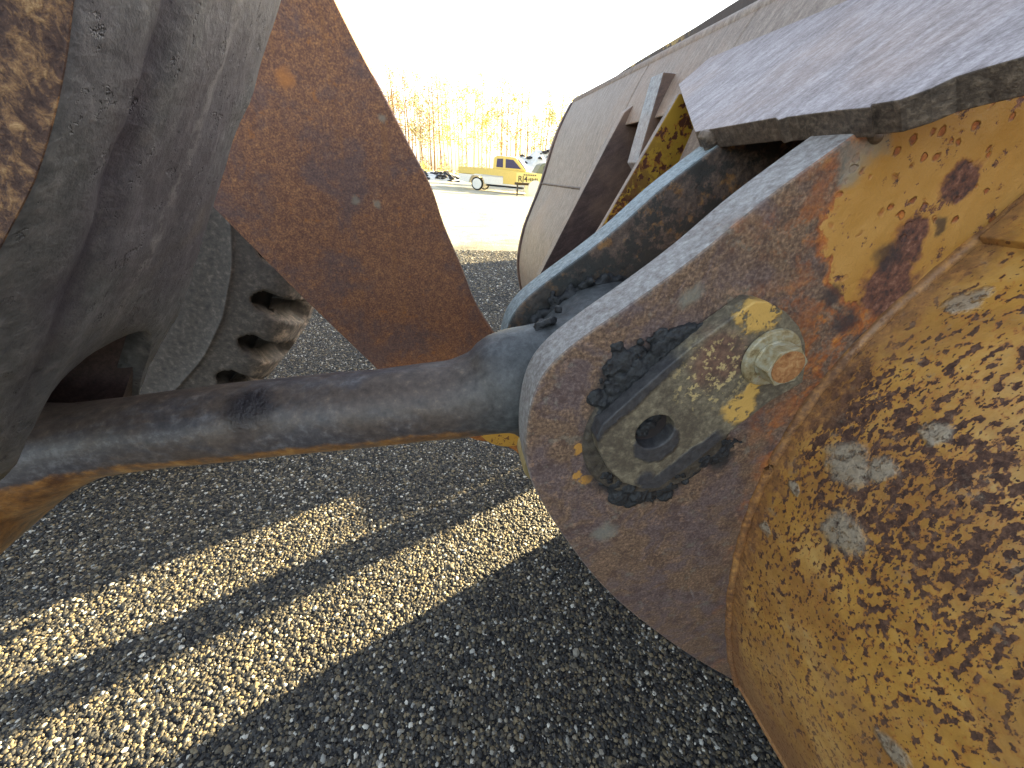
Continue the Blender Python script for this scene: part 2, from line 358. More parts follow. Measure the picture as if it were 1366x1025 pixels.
def mat_tube():
    g = G('link_steel'); f = g.noise(120, 6, .7); l = g.noise(11, 6, .7, .5, vec=g.scale((.5, 1, 1)))
    grey = g.ramp(f, [(.3, L(60, 60, 66, K)), (.5, L(82, 79, 82, K)), (.7, L(116, 115, 118, K))])
    brn = g.ramp(f, [(.3, L(66, 58, 54, K)), (.6, L(98, 86, 78, K)), (.75, L(136, 118, 100, K))])
    c = g.mix(g.ss(l, .42, .6), grey, brn)
    yel = g.ramp(g.noise(60, 5, .7), [(.35, L(98, 64, 36, K)), (.55, L(164, 114, 58, K)), (.7, L(196, 150, 84, K))])
    # distance below the axis: the underside keeps its yellow paint
    p = onY(300, 564, YT); q = onY(600, 533, YT); ax = (q-p).normalized(); dn = Vector((ax.z, 0, -ax.x))
    if dn.z > 0: dn = -dn
    und = g.lin(p, dn); xx = g.comp(0)
    um = g.ss(g.add(und, g.mul(g.sub(g.noise(55, 6, .75, .5), .5), .02)), .013, .019)
    um = g.mul(um, g.mul(g.ss(xx, .07, .0), g.ss(g.noise(24, 6, .75, off=3), .34, .56)))
    c = g.mix(g.mul(g.ss(und, .008, .028), .6), c, L(98, 76, 62, K))
    c = g.mix(g.mul(um, .9), c, yel)
    gre = g.ss(g.add(xx, g.mul(g.sub(g.noise(20, 4), .5), .05)), -.02, .08)      # greased eye end
    c = g.mix(g.mul(gre, .9), c, g.ramp(f, [(.3, L(50, 53, 55, K)), (.7, L(94, 99, 102, K))]))
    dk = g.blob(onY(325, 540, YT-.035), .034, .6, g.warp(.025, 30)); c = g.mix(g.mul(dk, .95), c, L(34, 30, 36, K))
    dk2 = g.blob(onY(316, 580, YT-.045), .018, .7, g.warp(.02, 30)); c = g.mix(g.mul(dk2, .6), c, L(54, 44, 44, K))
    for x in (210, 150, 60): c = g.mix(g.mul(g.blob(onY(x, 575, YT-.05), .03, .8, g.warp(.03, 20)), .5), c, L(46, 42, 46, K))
    return g.out(c, g.mix(gre, (.42,)*3+(1,), (.5,)*3+(1,)), [(f, .0007), (l, .0012), (g.mul(dk, g.noise(130, 5)), .004)], spec=.5)
def mat_grease(name='black_grease', a=(30, 31, 35), b=(62, 64, 66)):
    g = G(name); f = g.noise(110, 6, .7)
    return g.out(g.ramp(f, [(.35, L(*a, K)), (.7, L(*b, K))]), .55, [(f, .003), (g.noise(35, 4), .004)], spec=.4)
def mat_keeper():
    g = G('keeper_paint'); f = g.noise(150, 6, .72)
    c = g.ramp(f, [(.3, L(78, 71, 62, K)), (.5, L(114, 106, 90, K)), (.7, L(156, 146, 122, K))])
    c = g.mix(g.blob(onY(960, 480, Y1-.02), .034, .6, g.warp(.03, 50)), c, g.ramp(f, [(.35, L(84, 62, 58, K)), (.65, L(140, 110, 92, K))]))
    c = g.mix(g.mul(g.ss(g.noise(38, 7, .78, off=13), .46, .60), .6), c, L(70, 62, 56, K))
    yl = g.mx(g.blob(onY(1015, 422, Y1-.02), .022, .35, g.warp(.035, 70)), g.mx(g.blob(onY(985, 545, Y1-.02), .020, .3, g.warp(.022, 60)), g.blob(onY(1005, 520, Y1-.02), .012, .4, g.warp(.02, 60))))
    yl = g.mul(yl, g.ss(g.noise(80, 5, .7, off=2), .40, .47))
    spk = g.mul(g.ss(g.noise(160, 5, .7, off=7), .55, .60), g.blob(onY(950, 500, Y1-.02), .045, .5))
    c = g.mix(g.mul(spk, .8), c, L(206, 184, 130, K)); c = g.mix(yl, c, L(206, 166, 92, K))
    fw = g.warp(.012, 60)
    gm = g.ss(g.lin(onY(935, 603, Y1-.02), (.60, 0, -.80)), -.008, -.002) if False else None
    # grease along the long lower side and the top edge
    a = onY(880, 640, Y1-.02); b = onY(1010, 545, Y1-.02); ax = (b-a).normalized(); nn = Vector((ax.z, 0, -ax.x)); nn = nn if nn.z < 0 else -nn
    d1 = g.add(g.lin(a, nn), g.mul(g.sub(g.noise(60, 4, off=4), .5), .012)); m1 = g.mul(g.ss(d1, -.010, -.006), g.ss(g.lin(a, ax), .078, .068))
    a2 = onY(803, 575, Y1-.02); b2 = onY(920, 468, Y1-.02); ax2 = (b2-a2).normalized(); n2 = Vector((ax2.z, 0, -ax2.x)); n2 = n2 if n2.z > 0 else -n2
    d2 = g.add(g.lin(a2, n2), g.mul(g.sub(g.noise(50, 4, off=9), .5), .012)); m2 = g.mul(g.ss(d2, -.008, -.003), g.ss(g.lin(a2, ax2), .105, .08))
    m3 = g.mx(m1, m2)
    m3 = g.mx(m3, g.blob(onY(862, 640, Y1-.02), .013, .5, fw)); m3 = g.mx(m3, g.blob(onY(876, 592, Y1-.02), .024, .15, fw))  # last blob paints the hole's inside wall dark, as if shaded
    c = g.mix(g.mul(m3, .93), c, g.ramp(f, [(.3, L(44, 45, 50, K)), (.7, L(74, 74, 78, K))]))
    return g.out(c, .55, [(f, .0008), (yl, .0008), (g.mul(m3, g.noise(70, 4)), .002)], spec=.4)
def mat_bolt():
    g = G('bolt_steel'); f = g.noise(130, 6, .7); c = g.ramp(f, [(.3, L(112, 92, 60, K)), (.45, L(158, 144, 110, K)), (.6, L(176, 172, 152, K)), (.72, L(140, 96, 60, K))])
    return g.out(c, .42, [(f, .0008)], metal=.15, spec=.5)
def mat_bolt_face():
    g = G('rusty_bolt_face'); f = g.noise(170, 6, .7, .5); c = g.ramp(f, [(.3, L(120, 76, 44, K)), (.5, L(168, 118, 74, K)), (.7, L(200, 158, 108, K))])
    return g.out(c, .7, [(f, .0015)])
def mat_rubber():
    g = G('dusty_rubber'); f = g.noise(60, 6, .7); v = g.noise(9, 4)
    c = g.ramp(f, [(.3, L(54, 51, 49, K)), (.55, L(80, 74, 69, K)), (.7, L(108, 100, 92, K))])
    tr = g.attr('tread')
    td = g.ramp(g.noise(22, 6, .75), [(.35, L(44, 43, 44, K)), (.5, L(82, 77, 73, K)), (.65, L(138, 124, 112, K))])
    c = g.mix(tr, c, td); c = g.mix(g.attr('groove'), c, L(34, 32, 31, K))
    return g.out(c, .75, [(f, .0009), (v, .006)], spec=.3)
def mat_rusty_side():
    g = G('blistered_paint'); f = g.noise(130, 7, .76, .3); c = g.ramp(f, [(.36, L(66, 48, 46, K)), (.48, L(100, 76, 66, K)), (.56, L(156, 118, 84, K)), (.66, L(208, 168, 120, K))])
    v = g.ss(g.noise(6, 3), .42, .6); c = g.mix(g.mul(v, .4), c, L(84, 70, 76, K))
    return g.out(c, .7, [(f, .004)], spec=.3)
def mat_gravel(name, sc=70, kind=0):
    g = G(name); cell = g.vor(sc, 'Color'); d = g.vor(sc, 'Distance'); n = g.n('ShaderNodeSeparateColor'); g.put(n.inputs[0], cell)
    c = g.ramp(n.outputs[0], [(.0, L(34, 35, 38, K)), (.45, L(58, 58, 60, K)), (.75, L(88, 86, 82, K)), (.93, L(120, 114, 100, K)), (.985, L(190, 184, 170, K))])
    d2 = g.vor(sc*2.3, 'Distance')
    c = g.mix(g.ss(d, .35, .7), c, L(30, 30, 32, K))
    # the far yard is paler: sun glare put into the dirt's colour
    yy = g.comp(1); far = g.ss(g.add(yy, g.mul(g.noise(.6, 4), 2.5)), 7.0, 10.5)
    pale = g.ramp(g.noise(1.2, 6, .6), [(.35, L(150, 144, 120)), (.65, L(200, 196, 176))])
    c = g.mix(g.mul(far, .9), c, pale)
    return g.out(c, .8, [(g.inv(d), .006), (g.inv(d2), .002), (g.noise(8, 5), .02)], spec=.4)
def mat_stone():
    g = G('pebble'); r = g.n('ShaderNodeObjectInfo').outputs['Random']
    c = g.ramp(r, [(0, L(30, 31, 35, K)), (.40, L(56, 55, 54, K)), (.68, L(90, 83, 70, K)), (.82, L(122, 110, 86, K)), (.90, L(130, 116, 90, K)), (.95, L(150, 150, 146, K)), (.988, L(212, 208, 196, K))])
    f = g.noise(500, 3); c = g.mix(.25, c, g.mix(f, (0, 0, 0, 1), (.3, .3, .3, 1)), 'ADD') if False else c
    return g.out(c, .62, [(g.noise(300, 4), .0006)], spec=.5)

YT = .375
# shell profile helpers (needed by the paint material)
SH_PX = [(1560, 90), (1470, 165), (1410, 225), (1360, 272), (1270, 346), (1180, 425), (1110, 500), (1060, 567), (1015, 650), (985, 740), (974, 810), (975, 870), (984, 912)]
SH = [P1(*p) for p in SH_PX]
def onSHELL(x, y):
    v = ray(x, y); best = None
    pts = [(p.x, p.y) for p in spline([Vector((a, b)) for a, b in SH], 4)]
    for (ax, az), (bx, bz) in zip(pts, pts[1:]):
        # t*v.x = ax+s*(bx-ax);  CAMH+t*v.z = az+s*(bz-az)
        dx, dz = bx-ax, bz-az; den = v.x*dz-v.z*dx
        if abs(den) < 1e-9: continue
        t = (ax*dz-(az-CAMH)*dx)/den; s_ = (v.x*(az-CAMH)-v.z*ax)/(-den) if False else None
        px, pz = t*v.x, CAMH+t*v.z
        s_ = ((px-ax)*dx+(pz-az)*dz)/(dx*dx+dz*dz)
        if -.02 <= s_ <= 1.02 and t > 0 and (best is None or t < best): best = t
    return CO+v*(best or .5)
M_ARM, M_EAR, M_SHELL, M_BELL, M_TUBE, M_GREASE = mat_rust_plate(), mat_ear(), mat_shell(), mat_bellcrank(), mat_tube(), mat_grease()
M_KEEP, M_BOLT, M_BFACE, M_RUB, M_SIDE = mat_keeper(), mat_bolt(), mat_bolt_face(), mat_rubber(), mat_rusty_side()
M_WEAR = mat_steel_plate('weathered_wear_plate', L(98, 88, 88, 1), L(140, 131, 134, 1), L(180, 172, 176, 1))
M_BACK = mat_steel_plate('bucket_back_steel', L(100, 86, 78, 1), L(132, 118, 108, 1), L(164, 150, 138, 1), (0, 1.1, 0))
M_CUT = mat_steel_plate('flame_cut_edge', L(52, 44, 40, K), L(92, 80, 70, K), L(138, 122, 106, K))
M_RIM = mat_steel_plate('bluish_rim', L(104, 106, 112, K), L(150, 158, 168, K), L(190, 198, 206, K))  # paler and bluer than the rib face it edges
M_BROWN = mat_steel_plate('brown_rib', L(52, 42, 42, K), L(80, 64, 62, K), L(108, 88, 82, K))
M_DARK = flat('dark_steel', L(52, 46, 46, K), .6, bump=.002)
def mat_yrib():
    g = G('yellow_rib'); sp = g.mx(g.ss(g.noise(42, 4, .6, .4), .56, .60), g.ss(g.noise(80, 3, .6, off=2), .60, .63))
    low = g.ss(g.lin(onY(840, 240, 1.0), (.7, 0, .7)), .05, -.15)
    sp = g.mx(sp, g.mul(low, g.ss(g.noise(60, 5, .7), .45, .52)))
    c = g.mix(g.ss(g.noise(42, 4, .6, .4), .52, .58), L(184, 144, 50, K), L(170, 104, 40, K)); c = g.mix(sp, c, L(96, 56, 40, K))
    return g.out(c, .6, [(sp, -.001)])
M_YRIB = mat_yrib()
M_FEAR = None

# ------------------------------------------------------------------ THE GROUND
def build_ground():
    xs = [-900, -300, -100, -40, -15, -6, -3, 0, 3, 6, 9, 15, 40, 100, 300, 900]
    ys = [-200, -40, -6, -1, 0, 1, 2, 3, 4, 6, 8, 11, 15, 20, 26, 34, 50, 80, 150, 400, 1500]
    rows = []
    for y in ys:
        rows.append([Vector((x, y, ground_z(x, y))) for x in xs])
    V, F = grid(rows); F = [tuple(reversed(f)) for f in F]
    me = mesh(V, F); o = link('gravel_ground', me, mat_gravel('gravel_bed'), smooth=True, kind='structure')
    if o.data.polygons[0].normal.z < 0: o.data.flip_normals()
def ground_z(x, y):
    a = min(max((y-9)/18, 0), 1); a = a*a*(3-2*a)
    xx = max(-40, min(40, x-4.6))
    return .006*max(0, min(y, 200)-9)-.03*xx*a*(1 if y < 60 else max(0, 1-(y-60)/60))
build_ground()

# ------------------------------------------------------------------ BUCKET
bucket = empty('loader_bucket', (.6, .3, 0), 'big rusty yellow loader bucket with two steel ears on the link pin, at right', 'bucket')
xz = lambda pts: [(p.x, p.y) for p in pts]
# ears
EAR_PX = [(1560, 150), (1560, -60), (1165, 162), (1030, 259), (934, 338), (858, 394), (796, 437), (748, 474), (720, 508), (706, 550), (702, 597), (708, 640), (728, 680), (760, 728), (806, 785), (860, 832), (925, 878), (990, 915), (1100, 900), (1100, 600), (1300, 400)]
E1 = [P1(*p) for p in EAR_PX]
sm = spline([Vector(p) for p in E1[2:18]], 6)
ear_pts = [E1[0], E1[1]]+[(p.x, p.y) for p in sm]+E1[18:]
hc = onY(873, 580, Y1); HC = (hc.x, hc.z)
e1 = link('ear_plate', prismY(ear_pts, Y1, Y1+EAR_T), M_EAR, bucket, label='near ear plate with the bolted keeper bar'); bevel(e1, .0035, 3)
def mat_far_ear():
    g = G('far_ear_steel'); f = g.noise(150, 6, .7); m_ = g.noise(18, 5, .6, .5)
    c = g.ramp(f, [(.3, L(60, 50, 48, K)), (.5, L(98, 84, 76, K)), (.7, L(134, 112, 96, K))])
    c = g.mix(g.mul(g.ss(g.noise(26, 6, .7, off=2), .53, .60), .75), c, g.ramp(f, [(.35, L(108, 76, 52, K)), (.6, L(168, 124, 72, K))]))
    c = g.mix(g.ss(g.noise(24, 6, .72, off=5), .46, .54), c, L(62, 60, 58, K))
    low = g.ss(g.add(g.dist((HC[0], Y2, HC[1])), g.mul(g.sub(m_, .5), .05)), .16, .10)
    c = g.mix(g.mul(low, .92), c, g.ramp(g.noise(80, 5), [(.3, L(30, 32, 34, K)), (.7, L(70, 74, 74, K))]))
    nrm = g.n('ShaderNodeNewGeometry'); sx = g.n('ShaderNodeSeparateXYZ'); g.put(sx.inputs[0], nrm.outputs['True Normal'])
    edge = g.ss(g.math('ABSOLUTE', sx.outputs[1]), .8, .5)
    c = g.mix(g.mul(edge, .95), c, g.ramp(g.noise(160, 6, .75), [(.3, L(96, 104, 104, K)), (.5, L(136, 150, 156, K)), (.7, L(176, 186, 192, K))]))  # sky light on the rim is put into this paler, bluer colour
    return g.out(c, .55, [(f, .0015), (m_, .003)], spec=.4)
e2 = link('ear_plate', prismY(ear_pts, Y2, Y2+EAR_T*.9), mat_far_ear(), bucket, label='far ear plate blackened by grease'); bevel(e2, .0035, 3)
# pin through both ears
V, F = cylY(HC, .030, Y1-.006, Y2+EAR_T+.01); bevel(link('pin', mesh(V, F), M_DARK, bucket), .002)
# boss collar round the pin on the near ear
V, F = cylY((HC[0]+.004, HC[1]+.002), .077, Y1-.0045, Y1+.01, 80, .081)
boss = link('boss_collar', mesh(V, F), mat_grease('caked_dirt', (58, 52, 48), (100, 92, 80)), bucket); bevel(boss, .003, 3); shade(boss)

# shell: near box section
prof = [(p.x, p.y) for p in spline([Vector(p) for p in SH], 5)]
lx, lz = prof[-1]
under = [(lx+.05, lz-.012), (lx+.3, lz+.02), (lx+.9, lz+.16), (lx+1.1, lz+.24), (lx+1.1, lz+.9), (prof[0][0]+.3, prof[0][1])]
def densify(poly, m=.02):
    return poly
shell_poly = prof+under
sh = link('shell', prismY(shell_poly, -1.1, Y1+.004), M_SHELL, bucket, label='pitted yellow back shell with rust spots'); bevel(sh, .006, 3, 50); shade(sh)
# lower rim lip along the shell
a = Vector((lx, 0, lz))
V, F = tube([Vector((lx+.004, y, lz+.004)) for y in (-1.0, -.4, 0, .15, Y1)], [.009]*5, 12); link('lower_lip', mesh(V, F), M_SHELL, bucket, True)
# weld bead along the ear
wp = [Vector((p[0]-.002, Y1-.001, p[1])) for p in prof]
wp = [p+Vector((mn.noise(p*60)*.002, 0, mn.noise(p*60+Vector((5, 0, 0)))*.002)) for p in spline(wp, 2)]
V, F = tube(wp, [.0055+.0015*mn.noise(p*90) for p in wp], 10); link('weld_bead', mesh(V, F), M_SHELL, bucket, True)
# small plate welded on the shell at the right edge
c0 = onSHELL(1308, 325); c1_ = onSHELL(1372, 250); nrm_ = Vector((-(c1_.z-c0.z), 0, c1_.x-c0.x)).normalized()
if nrm_.x > 0: nrm_ = -nrm_
Yc = c0.y
d_ = Vector((c1_.x-c0.x, 0, c1_.z-c0.z)).normalized(); c0n = Vector((c0.x, 0, c0.z)); c0i = c0n-d_*0-nrm_*.02
pp = [c0n+nrm_*.009, c0n+nrm_*.009+d_*.3, c0n-nrm_*.02+d_*.3, c0n-nrm_*.02]
o = link('wear_strip', prismY([(p.x, p.z) for p in pp], -.9, Yc), M_SHELL, bucket); bevel(o, .0015)

# far shell
FP = [(765, 135), (752, 160), (740, 190), (723, 245), (710, 278), (700, 305), (693, 340), (693, 365), (698, 395), (708, 430), (725, 470)]
far = [onY(x, y, YB) for x, y in FP]; farp = [(p.x, p.y) for p in spline([Vector((p.x, p.z)) for p in far], 4)]
tx, tz = farp[0]
fpoly = [(tx+1.0, tz+.30), (tx+.96, tz+.32), (tx+.02, tz+.03)]+farp+[(farp[-1][0]+.12, lz+.02), (farp[-1][0]+.9, lz+.18), (tx+1.25, lz+.35), (tx+1.25, tz)]
seam = [p for p in farp]
fs = link('back_plate', prismY([(tx+1.0, tz-.02)]+farp+[(farp[-1][0]+.12, lz+.02), (farp[-1][0]+1.0, lz+.2)], 1.04, YB), M_BACK, bucket, label='grey-brown back plate running to the far end'); bevel(fs, .006, 2, 40); shade(fs)
zc = onP(912, 122, Vector((tx-.06, 0, 0)), Vector((1, 0, 0))).z-.03
ups = [p for p in farp if p[1] > zc]
o = link('back_plate', prismY([(tx+.3, tz-.02)]+ups+[(tx+.3, ups[-1][1]+.05)], .70, 1.039), M_BACK, bucket, label='upper strip of the back plate above the ribs'); bevel(o, .004)
mid = [p for p in farp if p[1] > tz-.30]
o = link('back_plate', prismY([(tx+.3, tz-.02)]+mid+[(tx+.3, mid[-1][1])], .285, .699), M_BACK, bucket, label='upper strip of the back plate under the wear plate'); bevel(o, .002)
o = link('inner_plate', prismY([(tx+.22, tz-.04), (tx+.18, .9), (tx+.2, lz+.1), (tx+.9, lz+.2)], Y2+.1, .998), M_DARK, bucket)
# rolled top edge and the far side flange
V, F = tube([Vector((tx+.012, y, tz-.004)) for y in (-.9, .2, .8, YB)], [.016]*4, 14); link('top_edge', mesh(V, F), M_BACK, bucket, True)
ring = [Vector(p) for p in farp]
outp = []
for i, p in enumerate(ring):
    t = (ring[min(len(ring)-1, i+1)]-ring[max(0, i-1)]).normalized(); outp.append((p.x-abs(t.y)*.007, p.y+t.x*.007))
fl = link('side_flange', prismY([(tx+.05, tz+.012)]+outp+[(farp[-1][0]+.05, farp[-1][1]-.1), (farp[-1][0]+.2, farp[-1][1])], YB+.001, YB+.022), M_BROWN, bucket); bevel(fl, .003)
# horizontal seam weld across the back plate
sp_ = onY(723, 245, YB)
V, F = tube([Vector((sp_.x-.001+mn.noise(Vector((y*30, 0, 0)))*.002, y, sp_.z)) for y in [1.045+i*(YB-1.045)/60 for i in range(61)]], [.003+.001*mn.noise(Vector((i*.7, 3, 0))) for i in range(61)], 8)
link('weld_seam', mesh(V, F), M_BROWN, bucket, True)
# spill guard above the top edge
def spill():
    a = onY(815, 119, YB-.25)
    k = []
    pts = [(808, 112), (832, 94), (856, 79), (900, 53), (930, 35), (969, 10), (1027, -26), (1150, -105)]
    lo = [(808, 119), (832, 108), (880, 84), (930, 62), (985, 33), (1050, 0), (1150, -55)]
    # plate leaning forward behind the top edge, in the vertical plane X = const
    X0 = tx+.05; Vv = []
    for (x, y) in pts: p = onP(x, y, Vector((X0, 0, 0)), Vector((1, 0, 0))); Vv.append(p)
    rows = [[Vector((p.x, p.y, p.z)) for p in Vv], [Vector((p.x, p.y, tz-.02)) for p in Vv]]
    rows2 = [[q+Vector((.014, 0, 0)) for q in r] for r in rows]
    allr = [rows[0], rows[1], rows2[1], rows2[0], rows[0]]
    V, F = grid(allr); return V, F
V, F = spill(); g = G('spill_guard_paint'); f = g.noise(30, 6, .7)
sg = link('spill_guard', mesh(V, F), g.out(g.mix(g.mul(g.ss(g.comp(1), .95, 1.1), g.ss(f, .52, .56)), L(72, 62, 60, K), L(190, 160, 96, K)), .6, [(f, .002)]), bucket)

# ribs between the ear and the far end
def rib(name, px, Y, t, face, rim=None, lab=None):
    pts = [onY(x, y, Y) for x, y in px]
    o = link(name, prismY([(p.x, p.z) for p in pts], Y, Y+t), face, bucket, label=lab)
    if rim: 
        o.data.materials.append(rim)
        for p in o.data.polygons:
            if abs(p.normal.y) < .6: p.material_index = 1
    bevel(o, .002); return o
rib('rib_plate', [(858, 130), (833, 150), (813, 187), (776, 258), (719, 369), (715, 395), (800, 420), (1000, 420), (1040, 160), (960, 100)], 1.0, .03, M_BROWN, M_BACK, 'brown rib plate on the bucket back')
rib('rib_plate', [(885, 96), (850, 217), (900, 300), (1000, 300), (1010, 130), (918, 100)], .86, .05, M_BROWN, M_RIM, 'rib plate with a bluish front edge')
rib('rib_plate', [(906, 125), (803, 302), (760, 370), (900, 420), (1000, 300), (1020, 130)], .74, .014, M_YRIB, M_BACK, 'yellow rib plate with rust spots')
# dark inner web behind the ears so the pocket is closed
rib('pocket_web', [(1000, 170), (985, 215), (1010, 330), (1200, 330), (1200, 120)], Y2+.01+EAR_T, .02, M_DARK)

# top wear plate
pw = onY(1150, 160, Y1+.02); pa = onY(1030, 259, Y1); pb = onY(1165, 162, Y1)
ang = atan2(pb.z-pa.z, pb.x-pa.x)
n_w = Vector((-sin(ang), 0, cos(ang)))
pw = pw+n_w*.022
WP = [(905, 113), (1035, 0), (1110, -70), (1560, -120), (1560, 0), (1366, 75), (1320, 88), (1275, 102), (1241, 118), (1200, 133), (1163, 139), (1161, 143), (1118, 147), (1050, 156), (1038, 160), (1034, 157), (927, 176)]
tp = [onP(x, y, pw, n_w) for x, y in WP]
bm = bmesh.new(); a = [bm.verts.new(p) for p in tp]; b = [bm.verts.new(p-n_w*.021) for p in tp]
bm.faces.new(a); bm.faces.new(list(reversed(b)))
for i in range(len(a)): bm.faces.new((a[i], b[i], b[(i+1) % len(a)], a[(i+1) % len(a)]))
bmesh.ops.recalc_face_normals(bm, faces=bm.faces); me = bpy.data.meshes.new('m'); bm.to_mesh(me); bm.free()
wpo = link('wear_plate', me, M_WEAR, bucket, label='pale grey weathered top plate'); me.materials.append(M_CUT)
for p in me.polygons:
    if abs(p.normal.dot(n_w)) < .7: p.material_index = 1
bevel(wpo, .0018, 2)
# weld blobs where the ears meet the wear plate
def weldblob(pts, Y, r, name='weld_bead', mat=None):
    parts = []
    for i, (x, y) in enumerate(pts):
        for k in range(3):
            p = onY(x+random.uniform(-6, 6), y+random.uniform(-5, 5), Y+random.uniform(-.004, .012)); parts.append(ico(p, r*random.uniform(.7, 1.2), 2, rough=.5, seed=i*3+k))
    V, F = join(parts); o = link(name, mesh(V, F), mat or M_CUT, bucket); remesh(o, .002, 3, (.003, .01)); return o
weldblob([(1150, 165), (1160, 176), (1166, 188), (1140, 163)], Y1+.004, .006)
weldblob([(962, 186), (968, 192), (950, 188), (975, 184)], Y2+.012, .009)

# keeper bar
KF = [(1008, 402), (1025, 403), (1050, 417), (1067, 436), (1075, 458), (1075, 486), (1071, 511), (1028, 536), (978, 574), (935, 611), (897, 639), (879, 652), (860, 653), (832, 645), (812, 627), (800, 605), (796, 585), (803, 568), (850, 525), (920, 465)]
YK = Y1-.020
kp = [onY(x, y, YK) for x, y in KF]; kp = [(p.x, p.z) for p in kp]
hk = onY(874, 577, YK); hr = .0185
hole = [(hk.x+hr*cos(2*pi*i/40), hk.z+hr*sin(2*pi*i/40)) for i in range(40)]
keep = link('keeper_bar', prismY(kp, YK, Y1-.0005, [hole]), M_KEEP, bucket, label='rounded keeper bar with worn yellow paint and one open hole'); bevel(keep, .0016, 3, 40)
V1 = join([ico((hk.x+random.uniform(-.012, .012), Y1-.004+random.uniform(-.002, .003), hk.z+random.uniform(-.012, .012)), .006, 2, rough=.6, seed=i) for i in range(9)]+[ico((hk.x-.001, Y1-.008, hk.z+.002), .0065, 2, rough=.6, seed=77)])
o = link('grease_lump', mesh(*V1), M_GREASE, keep); remesh(o, .0012, 2, (.002, .006))
bc = onY(1026, 476, YK)
def px2m(px, p): return px*proj(p)[2]/FPX
rw = px2m(41, bc)
V, F = cylY((bc.x, bc.z), rw*.97, YK-.0048, YK-.0003, 56, rw); wsh = link('washer', mesh(V, F), M_BOLT, keep); bevel(wsh, .0012, 3)
V, F = cylY((bc.x, bc.z), rw*.66, YK-.0065, YK-.0046, 40); link('flange', mesh(V, F), M_BOLT, keep, True)
hx = [(bc.x+rw*.68*cos(2*pi*i/6+.25), bc.z+rw*.68*sin(2*pi*i/6+.25)) for i in range(6)]
hexo = link('bolt_head', prismY(hx, YK-.0205, YK-.005), M_BOLT, keep); bevel(hexo, .0005, 2)
V, F = cylY((bc.x, bc.z), rw*.54, YK-.0213, YK-.0203, 32); link('bolt_face', mesh(V, F), M_BFACE, keep)
# packed grease around the keeper
def grease(path, n, r, Y, name, par, seed=1, sc=(1, .4, 1), jit=7):
    rnd = random.Random(seed); parts = []
    for i in range(n):
        t = rnd.random()*(len(path)-1); k = int(t); f = t-k; x = path[k][0]*(1-f)+path[k+1][0]*f+rnd.gauss(0, jit); y = path[k][1]*(1-f)+path[k+1][1]*f+rnd.gauss(0, jit)
        big = i % 5 == 0; parts.append(ico(onY(x, y, Y+rnd.uniform(-.003, .004)+(.003 if big else 0)), r*(2.2 if big else rnd.uniform(.45, 1.0)), 2, (1, .5, 1) if big else sc, .4, i+seed*50))
    V, F = join(parts); o = link(name, mesh(V, F), M_GREASE, par); remesh(o, .0014, 2, (.0042, .0045)); return o
grease([(795, 556), (830, 520), (868, 482), (905, 455), (925, 445)], 150, .0045, Y1-.004, 'packed_grease', bucket, 1, jit=7)
grease([(812, 505), (840, 480), (880, 462)], 70, .0045, Y1-.001, 'packed_grease', bucket, 2, jit=9)
grease([(800, 625), (830, 658), (870, 662), (920, 630), (985, 585)], 120, .005, Y1-.002, 'packed_grease', bucket, 3, jit=4)
# low end plates of the bucket, beyond the ears
bx = farp[-1][0]

# ------------------------------------------------------------------ LINK ROD
linkrod = empty('bucket_link', onY(300, 564, YT), 'thick dark steel tube link running from the bellcrank to the pin between the bucket ears', 'link rod')
TB = [(-200, 650, 125), (-120, 640, 118), (-50, 628, 100), (0, 617, 86), (50, 603, 70), (100, 592, 56), (150, 583, 51), (300, 564, 52), (450, 549, 52), (560, 538, 52), (610, 532, 53), (645, 523, 58), (670, 515, 66), (690, 508, 74)]
path, rad = [], []
for x, y, h in TB:
    p = onY(x, y, YT); path.append(p); rad.append(h*proj(p)[2]/FPX*1.0)
path += [Vector((HC[0]-.05, YT+.002, HC[1]+.002)), Vector((HC[0], YT+.002, HC[1]+.004))]; rad += [.098, .106]
sp = spline([Vector((p.x, p.y, p.z)) for p in path], 5); sr = [v.x for v in spline([Vector((r, 0)) for r in rad], 5)]
r_t = rad[8]
V1 = tube(sp, sr, 40, wr=[min(r, .054) for r in sr])
eye = cylY((HC[0]+.004, HC[1]+.006), .108, Y1+EAR_T+.004, Y2-.003, 72)
V2 = cylY((path[1].x, path[1].z), .1, YT-.055, YT+.055, 48)
o = link('tube', mesh(*join([V1, eye, V2])), M_TUBE, linkrod); remesh(o, .0035, 14, (.0025, .05))
print('tube r', r_t, 'HC', HC, 'eye px', proj((HC[0], YT, HC[1])), 'shell low', lx, lz)
def grease3(c, n, spread, r, name, par, seed, mat=None):
    rnd = random.Random(seed); parts = []
    for i in range(n):
        k = rnd.random()*(len(c)-1); j = int(k); p = c[j].lerp(c[j+1], k-j)+Vector([rnd.gauss(0, s_) for s_ in spread]); parts.append(ico(p, r*rnd.uniform(.5, 1.3), 2, (1, 1, 1), .5, i))
    V, F = join(parts); o = link(name, mesh(V, F), mat or M_GREASE, par); remesh(o, .0019, 3, (.005, .008)); return o
def eyept(a, Y, r=.085): return Vector((HC[0]+r*cos(a), Y, HC[1]+r*sin(a)))
grease3([eyept(a, Y2-.008, .112) for a in (3.0, 2.6, 2.2, 1.9, 1.6, 1.3)], 190, (.005, .003, .005), .0042, 'packed_grease', linkrod, 5)
grease3([onY(700, 452, YT-.01), onY(722, 436, YT-.005), onY(742, 420, YT)], 22, (.003, .003, .002), .004, 'packed_grease', linkrod, 6)

